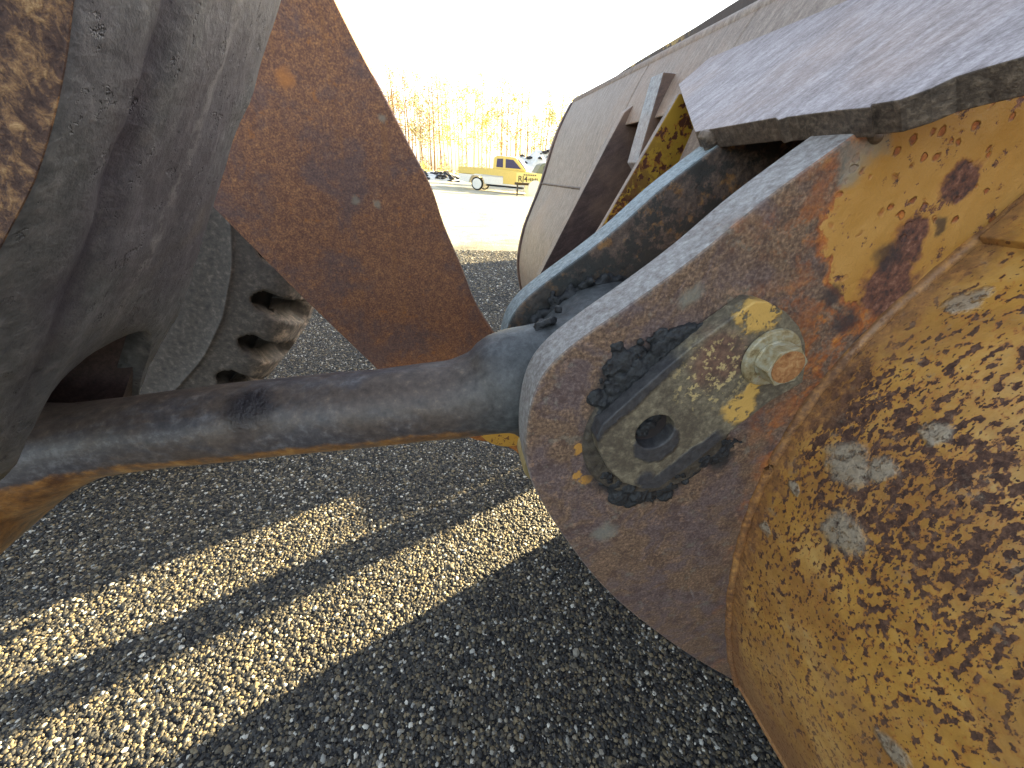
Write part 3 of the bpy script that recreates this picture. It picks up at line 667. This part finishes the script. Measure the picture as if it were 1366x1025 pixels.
# ------------------------------------------------------------------ LIFT ARM (far side)
arm = empty('lift_arm', onY(560, 440, YA), 'flat brown rusted lift arm plate slanting down from the top to behind the link rod', 'lift arm')
AP = [(330, -160), (470, -160), (430, -40), (446, 0), (475, 58), (514, 132), (546, 195), (575, 251), (592, 302), (617, 361), (636, 410), (665, 456), (682, 480), (705, 520), (716, 560), (712, 600), (700, 612), (684, 600), (660, 591), (625, 584), (560, 545), (500, 490), (400, 394), (283, 276), (250, 240), (250, 0)]
ap = [onY(x, y, YA) for x, y in AP]; ap = [(p.x, p.z) for p in ap]
ap2 = ap[:3]+xz(spline([Vector(p) for p in ap[3:22]], 4))+ap[22:]
o = link('arm_plate', prismY(ap2, YA, YA+.045), M_ARM, arm); bevel(o, .003, 2)
def mat_yboss():
    g = G('boss_paint'); f = g.noise(60, 5, .7); return g.out(g.mix(g.ss(f, .55, .6), L(196, 148, 62, K), L(110, 70, 44, K)), .6, [(f, .002)])
M_YB = mat_yboss()
hp = onY(678, 545, YA); 
V, F = cylY((hp.x, hp.z), px2m(46, hp), YA-.05, YA+.09, 40); o = link('hinge_boss', mesh(V, F), M_YB, arm); bevel(o, .006, 3)
hp2 = onY(728, 612, .62); V, F = cylY((hp2.x, hp2.z), px2m(33, hp2), .60, .68, 40); o = link('hinge_lug', mesh(V, F), flat('buff_paint', L(150, 132, 92, K), .6, bump=.002), bucket); bevel(o, .006, 3)

# ------------------------------------------------------------------ BELLCRANK
bell = empty('bellcrank', onY(150, 300, .35), 'massive dark grey cast bellcrank lever forked over the end of the link rod, at left', 'lever')
cols = [(.225, [(112, -60), (100, 0), (90, 80), (72, 165), (48, 240), (18, 300), (-20, 370), (-90, 480), (-180, 640)]),
        (.280, [(250, -60), (240, 0), (214, 90), (192, 160), (165, 230), (135, 310), (100, 400), (50, 520), (0, 650)]),
        (.325, [(310, -60), (290, 0), (262, 90), (240, 160), (215, 230), (185, 310), (150, 390), (105, 470), (62, 535)]),
        (.375, [(340, -60), (325, 0), (300, 90), (275, 160), (250, 230), (225, 300), (195, 370), (160, 430), (128, 470)]),
        (.430, [(370, -60), (352, 0), (325, 100), (300, 170), (280, 230), (258, 300), (235, 370), (215, 420), (200, 447)]),
        (.480, [(395, -60), (374, 0), (340, 110), (312, 190), (284, 275), (265, 340), (243, 405), (212, 465), (180, 540)])]
C3 = []
for Yc_, pts in cols: C3.append(spline([onY(x, y, Yc_) for x, y in pts], 6))
rows = [spline([c[i] for c in C3], 6) for i in range(len(C3[0]))]
# crease: push the surface in a little along the second column, ridge on the parting line
for i, r in enumerate(rows):
    for j, p in enumerate(r):
        u_ = j/6
        wj = min(1, u_/.5)
        p.x += -.0075*math.exp(-((u_-1.02)/.20)**2)+.0022*math.exp(-((u_-2.75)/.10)**2)*(1 if i < 34 else .3)+wj*(.003*mn.noise(p*18)+.0012*mn.noise(p*60))
V, F = grid(rows); me = mesh(V, F)
for nm, cu_, wd in (('crease', .95, .22), ('seam', 2.75, .13)):  # first mask feeds the painted shade band, second the parting line
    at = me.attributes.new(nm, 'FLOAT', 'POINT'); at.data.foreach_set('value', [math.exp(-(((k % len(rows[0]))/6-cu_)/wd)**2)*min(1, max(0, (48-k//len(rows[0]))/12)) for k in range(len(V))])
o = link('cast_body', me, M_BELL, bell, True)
# make sure normals face +X / camera
if me.polygons[len(me.polygons)//2].normal.x < 0: me.flip_normals()
s_ = o.modifiers.new('sol', 'SOLIDIFY'); s_.thickness = .022; s_.offset = -1; me.materials.append(M_DARK); s_.material_offset = 1; s_.material_offset_rim = 0  # inner side darkened: shade of the fork opening put into the colour
# outer cheek face at the left
left = [onY(x, y, .225) for x, y in [(112, -60), (100, 0), (90, 80), (72, 165), (48, 240), (18, 300), (-20, 370), (-90, 480), (-180, 640), (-700, 640), (-700, -60)]]
lp = xz(spline([Vector((p.x, p.z)) for p in left[:9]], 4))+[(p.x, p.z) for p in left[9:]]
o = link('cheek_plate', prismY(lp, .2238, .2248), M_SIDE, bell, label='cheek face with blistered yellow and brown paint'); pass
lf = [onY(x, y, .46) for x, y in [(374, -60), (330, 110), (290, 200), (262, 275), (225, 380), (205, 440), (188, 500), (172, 545), (150, 600), (-400, 700), (-400, -60)]]
o = link('cheek_plate', prismY([(p.x-.008, p.z) for p in lf], .455, .475), M_BROWN, bell, label='far cheek, coloured dark brown for the shade in the fork')  # dark brown carries the shade inside the fork
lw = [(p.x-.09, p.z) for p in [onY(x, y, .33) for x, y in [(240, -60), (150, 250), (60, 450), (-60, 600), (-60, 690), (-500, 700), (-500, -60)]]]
o = link('added_web', prismY(lw, .25, .455), M_DARK, bell)  # plate added to block light so the fork opening stays dark

# ------------------------------------------------------------------ FRONT WHEEL behind
wheel = empty('front_wheel', (-1.62, 1.42, 0), 'large dusty loader tyre with deep shoulder lugs, between the bellcrank and the brown arm', 'wheel')
def build_tyre(cx, cz, R, Y0, W, N=38, SA=16):
    # profile from bead (inner) over sidewall to tread centre; s along, (r, y)
    prof_ = [(.50, .06), (.54, .03), (.60, .012), (.68, .004), (.74, .0), (.79, .0), (.822, -.012), (.831, -.020), (.84, -.006), (.87, .004), (.90, .008), (.925, .014), (.945, .024), (.962, .040), (.975, .065), (.984, .10), (.990, .14), (.995, .20), (.998, .28), (1.0, .36), (1.0, .5)]
    pr = spline([Vector((a, b)) for a, b in prof_], 3)
    pr = pr+[Vector((p.x, 1-p.y)) for p in reversed(pr[:-1])]
    nA = N*SA; V = []; tr = []; gr = []
    for i in range(nA):
        for p in pr:
            r, yy = p.x, p.y; s = yy if r > .9 else -1
            side = min(yy, 1-yy)
            depth = 0
            if r > .885:
                along = max(0, (r-.885)/.1)+max(0, side-.06)*3
                ph = (i/SA + (.9*side if yy < .5 else .9*side+.5)*1.2+.05*mn.noise(Vector((i*.11, side*6, 0)))) % 1.0
                d = abs(ph-.5)
                width = .24*min(1, along/.35)**.5 if along > 0 else 0
                g_ = max(0, min(1, (width-d)/.07)); g_ = g_*g_*(3-2*g_)
                depth = g_*.062*min(1, along*1.8)
            rr = R*r-depth*R
            y3 = Y0+W*yy+(depth*.6*(1 if yy < .5 else -1) if side < .1 else 0)
            a = 2*pi*i/nA
            rr += .004*mn.noise(Vector((cos(a)*9, sin(a)*9, yy*6)))
            V.append((cx+rr*cos(a), y3, cz+rr*sin(a)))
            tr.append(max(0, min(1, (r-.945)/.02))); gr.append(min(1, max(0, (depth-.018)/.03)))
    k = len(pr); F = []
    for i in range(nA):
        for j in range(k-1):
            a_, b_ = i*k+j, ((i+1) % nA)*k+j; F.append((a_, b_, b_+1, a_+1))
    me = mesh(V, F)
    for nm, dat in (('tread', tr), ('groove', gr)):
        at = me.attributes.new(nm, 'FLOAT', 'POINT'); at.data.foreach_set('value', dat)
    return me
TC = (-1.60, 1.20)
tyre = link('tyre', build_tyre(TC[0], TC[1], 1.17, 1.42, .62), M_RUB, wheel, True)
rc = cylY(TC, .585, 1.46, 1.98, 64); o = link('rim', mesh(*rc), flat('rim_paint', L(150, 120, 50, K)), wheel); bevel(o, .02)

# ------------------------------------------------------------------ unseen objects added behind the bucket to shape the shade and lit strips
U = Vector((sin(SUN_AZ), cos(SUN_AZ), 0)); Nn = Vector((-cos(SUN_AZ), sin(SUN_AZ), 0))
def sblock(name, s0, s1, x, depth, h, label, cat, mat, z0=0, group=None, bev=.03):
    d0 = (x-Nn.x*s0)/U.x
    pts = [Nn*s0+U*d0, Nn*s1+U*d0, Nn*s1+U*(d0+depth), Nn*s0+U*(d0+depth)]
    V = [Vector((p.x, p.y, z0)) for p in pts]+[Vector((p.x, p.y, z0+h)) for p in pts]
    F = [(0, 3, 2, 1), (4, 5, 6, 7), (0, 1, 5, 4), (1, 2, 6, 5), (2, 3, 7, 6), (3, 0, 4, 7)]
    o = link(name, mesh(V, F), mat); o['label'] = label; o['category'] = cat
    if group: o['group'] = group
    return bevel(o, bev)
M_CON = flat('concrete', L(150, 146, 138), .8, sc=6, bump=.01)
sblock('added_shadow_block', -3.0, .70, 2.5, .6, 1.1, 'long grey unseen block added to shade the near gravel', 'block', M_CON)
sblock('added_shadow_block', 1.31, 2.9, 2.5, .6, 1.2, 'taller grey unseen block added to bound the upper lit strip', 'block', M_CON)
sblock('added_shadow_post', .945, 1.085, 2.5, .12, 1.0, 'upright unseen post added to cast the dark streak between lit strips', 'post', flat('timber', L(120, 96, 70), .8), bev=.01)
sblock('added_shadow_block', 1.09, 1.33, 2.62, .3, .66, 'low unseen stub added to end the upper lit strip', 'block', M_CON)
def blocker():  # unseen box added so its shadow covers the yard and the tyre
    c = empty('added_blocker', (7, 5, 0), 'unseen green container standing beyond the far side of the bucket', 'blocker')
    x = 6.0; d0 = lambda s: (x-Nn.x*s)/U.x
    s0, s1 = 1.4, 5.15; n = 60; rows = []
    m_ = flat('blocker_paint', L(60, 84, 70), .5)
    A, B = Nn*s0+U*d0(s0), Nn*s1+U*d0(s0)
    t = (B-A)/n; q = U
    o1 = [];
    for i in range(n+1): o1.append(A+t*i+U*(.04 if (i % 4) in (1, 2) else 0))
    V = [Vector((p.x, p.y, .1)) for p in o1]+[Vector((p.x, p.y, 2.7)) for p in o1]; F = [(i, i+1, n+2+i, n+1+i) for i in range(n)]
    link('side_panel', mesh(V, F), m_, c)
    pts = [A+U*.06, B+U*.06, B+U*6, A+U*6]; V = [Vector((p.x, p.y, .1)) for p in pts]+[Vector((p.x, p.y, 2.7)) for p in pts]
    link('box_body', mesh(V, [(0, 3, 2, 1), (4, 5, 6, 7), (0, 1, 5, 4), (1, 2, 6, 5), (2, 3, 7, 6), (3, 0, 4, 7)]), m_, c)
blocker()

# ------------------------------------------------------------------ gravel stones
def stones():
    sc = bpy.data.collections.new('stone_shapes')
    ms = mat_stone()
    for i in range(7):
        rnd = random.Random(i); s3 = (rnd.uniform(.8, 1.3), rnd.uniform(.7, 1.1), rnd.uniform(.45, .7))
        V, F = ico((0, 0, 0), 1, 2 if i < 3 else 1, s3, .55, i+3); me = mesh(V, F); me.materials.append(ms)
        for f in me.polygons: f.use_smooth = i < 3
        o = bpy.data.objects.new('pebble_shape', me); sc.objects.link(o)
    def patch(name, poly, dens, rmin, rmax, seed, pw=3.0):
        me = mesh([(x, y, .001) for x, y in poly], [tuple(range(len(poly)))])
        if me.polygons[0].normal.z < 0: me.flip_normals()
        o = link(name, me, None, kind='stuff')
        ng = bpy.data.node_groups.new('scatter', 'GeometryNodeTree'); ng.interface.new_socket('Geometry', in_out='INPUT', socket_type='NodeSocketGeometry'); ng.interface.new_socket('Geometry', in_out='OUTPUT', socket_type='NodeSocketGeometry')
        N = ng.nodes; Lk = ng.links; gi = N.new('NodeGroupInput'); go = N.new('NodeGroupOutput')
        dp = N.new('GeometryNodeDistributePointsOnFaces'); dp.inputs['Density'].default_value = dens; dp.inputs['Seed'].default_value = seed
        ci = N.new('GeometryNodeCollectionInfo'); ci.inputs[0].default_value = sc; ci.inputs['Separate Children'].default_value = True; ci.inputs['Reset Children'].default_value = True
        ip = N.new('GeometryNodeInstanceOnPoints'); ip.inputs['Pick Instance'].default_value = True
        rr = N.new('FunctionNodeRandomValue'); rr.data_type = 'FLOAT'; rr.inputs[2].default_value = 0; rr.inputs[3].default_value = 1
        pwn = N.new('ShaderNodeMath'); pwn.operation = 'POWER'; Lk.new(rr.outputs[1], pwn.inputs[0]); pwn.inputs[1].default_value = pw
        mp = N.new('ShaderNodeMapRange'); Lk.new(pwn.outputs[0], mp.inputs[0]); mp.inputs[3].default_value = rmin; mp.inputs[4].default_value = rmax
        rt = N.new('FunctionNodeRandomValue'); rt.data_type = 'FLOAT_VECTOR'; rt.inputs[0].default_value = (-.5, -.5, 0); rt.inputs[1].default_value = (.5, .5, 6.28)
        Lk.new(gi.outputs[0], dp.inputs[0]); Lk.new(dp.outputs[0], ip.inputs['Points']); Lk.new(ci.outputs[0], ip.inputs['Instance'])
        Lk.new(mp.outputs[0], ip.inputs['Scale']); Lk.new(rt.outputs[0], ip.inputs['Rotation']); Lk.new(ip.outputs[0], go.inputs[0])
        md = o.modifiers.new('scatter', 'NODES'); md.node_group = ng
    patch('gravel', [(-2.4, .15), (1.3, .05), (1.6, 1.7), (-2.4, 1.7)], 46000, .0016, .0064, 1, 2.4)
    patch('gravel', [(-2.4, .15), (1.3, .05), (1.6, 1.7), (-2.4, 1.7)], 140, .005, .011, 5, 3)
    patch('gravel', [(-2.6, 1.7), (1.6, 1.7), (2.0, 3.6), (-2.6, 3.6)], 18000, .0025, .008, 2, 2.4)
    patch('gravel', [(-2.0, 3.6), (2.0, 3.6), (2.6, 7.0), (-2.0, 7.0)], 3500, .005, .015, 3, 2.4)
stones()

# ------------------------------------------------------------------ BACKGROUND: trees, brush, truck, mound
M_BARK = flat('birch_bark', L(196, 188, 160), .8, var=.3, sc=3); M_BARKD = flat('spruce_bark', L(140, 112, 78), .9, var=.3, sc=3)
def leafmat(n, c): 
    g = G(n); r = g.n('ShaderNodeObjectInfo').outputs['Random']; f = g.noise(1.5, 4)
    return g.out(g.mix(f, tuple(x*.6 for x in c[:3])+(1,), tuple(min(1, x*1.3) for x in c[:3])+(1,)), .8)
M_LEAF = [leafmat('yellow_leaves', L(196, 176, 80)), leafmat('olive_leaves', L(160, 152, 84)), leafmat('brown_leaves', L(168, 140, 96))]
def tree(rnd, x, y, h, kind, label):
    gz = ground_z(x, y); t = empty('birch_tree' if kind != 2 else 'spruce_tree', (x, y, gz), label, 'tree', 'bare autumn trees along the edge of the yard')
    r = h*.010+.03; parts = []; lean = rnd.uniform(-.04, .04)
    path = [Vector((x+lean*k*h/5+rnd.uniform(-.05, .05), y, gz-.1+k*h/5)) for k in range(6)]
    parts.append(tube(path, [r*(1-k*.16) for k in range(6)], 6))
    tips = []
    for b in range(rnd.randint(9, 15)):
        f = rnd.uniform(.3, .95); k = f*5; j = int(k); p = path[j].lerp(path[min(5, j+1)], k-j); a = rnd.uniform(0, 2*pi); ln = h*.11*(1.15-f)+.35
        q = p+Vector((cos(a)*ln, sin(a)*ln, ln*rnd.uniform(.5, 1.3))); m2 = p.lerp(q, .5)+Vector((0, 0, -.05)); parts.append(tube([p, m2, q], [.03, .02, .008], 4)); tips.append((p, q))
    link('trunk', mesh(*join(parts)), M_BARK if kind != 2 else M_BARKD, t)
    V, F = [], []
    for p, q in tips:
        for i in range(rnd.randint(30, 55)):
            c = p.lerp(q, rnd.uniform(.3, 1.15))+Vector([rnd.gauss(0, .28) for _ in range(3)]); s = rnd.uniform(.05, .13)
            a = Vector([rnd.uniform(-1, 1) for _ in range(3)]).normalized()*s; b = a.orthogonal().normalized()*s*.7
            n0 = len(V); V += [c-a, c-b, c+a, c+b]; F.append((n0, n0+1, n0+2, n0+3))
    link('crown', mesh(V, F), M_LEAF[kind], t)
rnd = random.Random(3)
looks = ['pale yellow birch', 'olive leaved birch', 'thin brownish tree']
n_t = 0
order = []
for i in range(66):
    px = 478+i*4.6+rnd.uniform(-2, 2); D = rnd.uniform(52, 78)
    v = ray(px, 215); x = v.x/v.y*D; order.append((px, x, D))
order.sort(); cnt = {}; ORD = 'first second third fourth fifth sixth seventh eighth ninth tenth eleventh twelfth thirteenth fourteenth fifteenth sixteenth seventeenth eighteenth nineteenth twentieth'.split()
ORD += ['twenty '+q for q in ORD]
for i, (px, x, D) in enumerate(order):
    k = rnd.choice([0, 0, 1, 1, 2]) if px > 600 else rnd.choice([0, 1, 2, 2])
    place = 'behind the edge of the brown arm' if px < 525 else 'above the dark debris left of the pickup' if px < 600 else 'above the pickup bed' if px < 655 else 'above the pickup cab' if px < 690 else 'above the pale mound' if px < 735 else 'by the bucket edge'
    cnt[place] = cnt.get(place, 0)+1; tree(rnd, x, D, rnd.uniform(9.0, 13.5)*D/66, k, looks[k]+', '+ORD[cnt[place]-1]+' from left '+place)
def brush(name, x0, x1, y, hmax, n, mat, label, s=.12, dense=1):
    rnd = random.Random(int(abs(x0)*100)+n); V, F = [], []
    for i in range(n):
        x = rnd.uniform(x0, x1); z = ground_z(x, y)+rnd.random()**1.5*hmax*(.6+.4*sin(x*3)); c = Vector((x, y+rnd.uniform(-1, 1), z)); sz = rnd.uniform(.4, 1)*s
        a = Vector([rnd.uniform(-1, 1) for _ in range(3)]).normalized()*sz; b = a.orthogonal().normalized()*sz*.6; n0 = len(V); V += [c-a, c-b, c+a, c+b]; F.append((n0, n0+1, n0+2, n0+3))
    o = link(name, mesh(V, F), mat, kind='stuff'); o['label'] = label; return o
vx = lambda px, D: ray(px, 215).x/ray(px, 215).y*D
brush('undergrowth', vx(470, 50), vx(790, 50), 50, 2.6, 9000, M_LEAF[2], 'brown undergrowth at the foot of the trees')
brush('undergrowth', vx(470, 47), vx(790, 47), 47, 1.6, 5000, M_LEAF[0], 'yellow grass and brush before the trees', .1)
M_BLK = flat('dark_debris', L(40, 40, 46), .7)
M_FROST = flat('frosted_soil', L(216, 216, 212), .9, var=.12, sc=2, bump=.05)
def mound(name, px, D, w, h, label, cat, seed, nd):
    x = vx(px, D); z = ground_z(x, D); t = empty(name, (x, D, z), label, cat)
    rows = []; n = 26
    for i in range(n):
        r = []
        for j in range(n):
            a, b = (i/(n-1)*2-1), (j/(n-1)*2-1); q = max(0, 1-(a*a+b*b)); p = Vector((x+a*w, D+b*w*.6, 0))
            r.append(Vector((p.x, p.y, z-.15+h*q**.8*(1+.5*mn.noise(p*.9+Vector((seed, 0, 0))))+.12*mn.noise(p*2.5))))
        rows.append(r)
    V, F = grid(rows); link('heap', mesh(V, F), M_FROST, t, True)
    rd = random.Random(seed); parts = []
    for k in range(nd):
        a, b = rd.uniform(-.8, .8), rd.uniform(-.9, 0); q = max(0, 1-(a*a+b*b)); p = Vector((x+a*w, D+b*w*.6, 0)); p.z = z-.1+h*q**.8*(1+.5*mn.noise(Vector((p.x, p.y, 0))*.9+Vector((seed, 0, 0))))
        parts.append(ico(p, rd.uniform(.08, .28), 1, (1.4, 1, .6), .6, k))
    link('debris', mesh(*join(parts)), M_BLK, t, kind='stuff')
mound('soil_mound', 727, 38, 4.6, 3.0, 'frosted pale mound with dark debris behind the pickup', 'mound', 3, 40)
mound('debris_pile', 583, 42, 2.6, .9, 'low pile of dark debris left of the pickup', 'debris pile', 9, 60)

# truck
def truck():
    D = 27.5; xr = vx(636, D); xf = vx(712, D-1.4); yr, yf = D, D-1.4
    rear = Vector((xr, yr, 0)); front = Vector((xf, yf, 0)); ax = (front-rear).normalized(); wb = (front-rear).length; k = wb/3.5
    zr, zf = ground_z(rear.x, rear.y), ground_z(front.x, front.y)
    t = empty('pickup_truck', (rear.x, rear.y, zr), 'yellow and white extended cab pickup truck parked across the far yard', 'pickup')
    side = Vector((-ax.y, ax.x, 0));
    def T(u, v, z): p = rear+ax*(u*k)+side*(v*k+.9*k); return Vector((p.x, p.y, zr+(zf-zr)*u/3.5+z*k))
    def pr(name, pts, v0, v1, mat, par=t):
        n = len(pts); V = [T(u, v0, z) for u, z in pts]+[T(u, v1, z) for u, z in pts]; F = [tuple(range(n)), tuple(range(2*n-1, n-1, -1))]+[(i, i+n, (i+1) % n+n, (i+1) % n) for i in range(n)]
        bm = bmesh.new(); vs = [bm.verts.new(v) for v in V]; [bm.faces.new([vs[i] for i in f]) for f in F]; bmesh.ops.recalc_face_normals(bm, faces=bm.faces); me = bpy.data.meshes.new('m'); bm.to_mesh(me); bm.free()
        o = link(name, me, mat, par); bevel(o, .03*k); return o
    Y = flat('truck_yellow', L(212, 186, 104), .35, var=.05); W = flat('truck_white', L(225, 222, 215), .35, var=.05); B = flat('tyre_black', L(30, 30, 32), .8); GL = flat('truck_glass', L(60, 56, 90), .15, var=.1)
    arch = lambda c, r: [(c+r*cos(a), .38+r*sin(a)) for a in [pi-pi*i/10 for i in range(11)]]
    low = [(-1.15, .45)]+arch(0, .50)+[(.6, .40), (2.9, .40)]+arch(3.5, .50)+[(4.4, .45), (4.45, .85), (-1.2, .85)]
    pr('lower_body', low, -.9, .9, W)
    pr('upper_body', [(-1.2, .86), (4.45, .86), (4.42, 1.08), (4.2, 1.16), (2.75, 1.24), (.95, 1.27), (-1.2, 1.22)], -.9, .9, Y)
    cab = [(.98, 1.25), (1.08, 1.88), (1.3, 1.95), (2.2, 1.93), (2.45, 1.86), (3.05, 1.24)]
    pr('cab', cab, -.8, .8, Y)
    pr('roof', [(1.12, 1.93), (1.3, 1.99), (2.2, 1.97), (2.45, 1.90)], -.78, .78, W)
    pr('rear_side_window', [(1.2, 1.36), (1.25, 1.80), (1.62, 1.82), (1.62, 1.36)], -.815, -.79, GL); pr('door_window', [(1.78, 1.36), (1.78, 1.82), (2.25, 1.80), (2.75, 1.36)], -.815, -.79, GL)
    pr('windscreen', [(2.5, 1.84), (3.03, 1.29), (3.07, 1.29), (2.54, 1.86)], -.7, .7, GL)
    pr('door', [(1.68, .5), (1.68, 1.2), (2.85, 1.2), (2.85, .5)], -.915, -.895, Y); pr('rear_bumper', [(-1.4, .5), (-1.4, .62), (-1.12, .62), (-1.12, .5)], -.85, .85, B)
    pr('sill', [(.6, .3), (.6, .4), (2.9, .4), (2.9, .3)], -.88, .88, B); pr('headlight', [(4.40, .9), (4.40, 1.05), (4.46, 1.05), (4.46, .9)], -.85, -.6, W)
    for u in (0, 3.5):
        for v in (-.86, .66):
            def cyl(name, r, a0, a1, mat, par):
                n = 28; pts = [(u+r*cos(2*pi*i/n), .37+r*sin(2*pi*i/n)) for i in range(n)]; return pr(name, pts, a0, a1, mat, par)
            w_ = cyl('wheel', .37, v, v+.2, B, t); w_['label'] = 'road wheel with pale rim'
            cyl('rim', .30, v-.015, v+.03, W, w_)
    return T, k
TT, kk = truck()
def suv():
    D = 33; x0, x1 = vx(706, D), vx(752, D); z = ground_z(x0, D); t = empty('parked_van', (x0, D, z), 'dark grey green van partly hidden between pickup bonnet and bucket edge', 'van')
    P_ = flat('van_paint', L(96, 104, 92), .4, var=.15); GL = flat('van_glass', L(34, 36, 40), .15)
    w = x1-x0
    prof_ = [(0, .45), (0, 1.1), (.35, 1.2), (.75, 1.85), (1.0, 1.95), (w, 1.95), (w, .45)]
    def pz(pts, a, b, nm, m):
        o = link(nm, prismY([(x0+u, z+v) for u, v in pts], a, b), m, t); bevel(o, .04); return o
    pz(prof_, D-.9, D+.9, 'body', P_)
    for a, b in ((.8, 1.35), (1.45, 2.1), (2.2, min(w-.1, 3.0))): pz([(a+(.1 if a < 1 else 0), 1.25), (a+(.15 if a < 1 else 0), 1.75), (b, 1.75), (b, 1.25)], D-.92, D-.88, 'side_window', GL)
    for u in (.75, w-.8):
        V, F = cylY((x0+u, z+.36), .36, D-.93, D-.7, 28); link('wheel', mesh(V, F), GL, t)
suv()
# lettered panel trailer standing in front of the pickup's bonnet
def trailer():
    D = 24.5; x0, x1 = vx(690, D), vx(724, D); z = ground_z(x0, D); t = empty('sign_trailer', (x0, D, z), 'low yellow lettered panel on a pale wheeled trailer before the pickup bonnet', 'trailer')
    Yp = flat('panel_yellow', L(222, 206, 130), .6, var=.05); Dk = flat('panel_ink', L(70, 60, 50), .6); Wp = flat('wheel_pale', L(220, 216, 204), .6, var=.08)
    w = x1-x0; c = (x0+x1)/2
    V, F = box((c, D, z+.95), (w, .06, .48)); link('panel', mesh(V, F), Yp, t)
    V, F = box((c, D+.5, z+.62), (w*.9, .9, .12)); link('deck', mesh(V, F), flat('deck_dark', L(70, 58, 40), .8), t)
    n = 28; xw = vx(716, D); V, F = [], []
    for (y0) in (D-.1, D+1.0):
        vv = [(xw+.42*cos(2*pi*i/n), y0+dy, z+.42+.42*sin(2*pi*i/n)) for dy in (0, .2) for i in range(n)]
        link('wheel', mesh(vv, [tuple(range(n)), tuple(range(2*n-1, n-1, -1))]+[(i, i+n, (i+1) % n+n, (i+1) % n) for i in range(n)]), Wp, t)
    V, F = box((x0+.1, D+.1, z+.35), (.08, .08, .7)); link('prop_leg', mesh(V, F), Dk, t)
    cu = bpy.data.curves.new('txt', 'FONT'); cu.body = 'RJ4'; cu.size = .42; cu.extrude = .004; cu.offset = .004; cu.align_x = 'LEFT'
    to = bpy.data.objects.new('lettering', cu); to.data.materials.append(Dk); to.rotation_euler = (pi/2, 0, 0); to.location = (x0+.08-t.location.x, -.04, .74); to.parent = t; COL.objects.link(to)
    parts = [box((x0+w*.50+i*.095, D-.035, z+.87), (.055, .008, .15 if i % 3 else .11)) for i in range(int(w*.42/.095))]+[box((x0+w*.3+i*.11, D-.035, z+1.09), (.07, .008, .07)) for i in range(int(w*.6/.11))]
    link('small_lettering', mesh(*join(parts)), Dk, t, kind='stuff')
trailer()
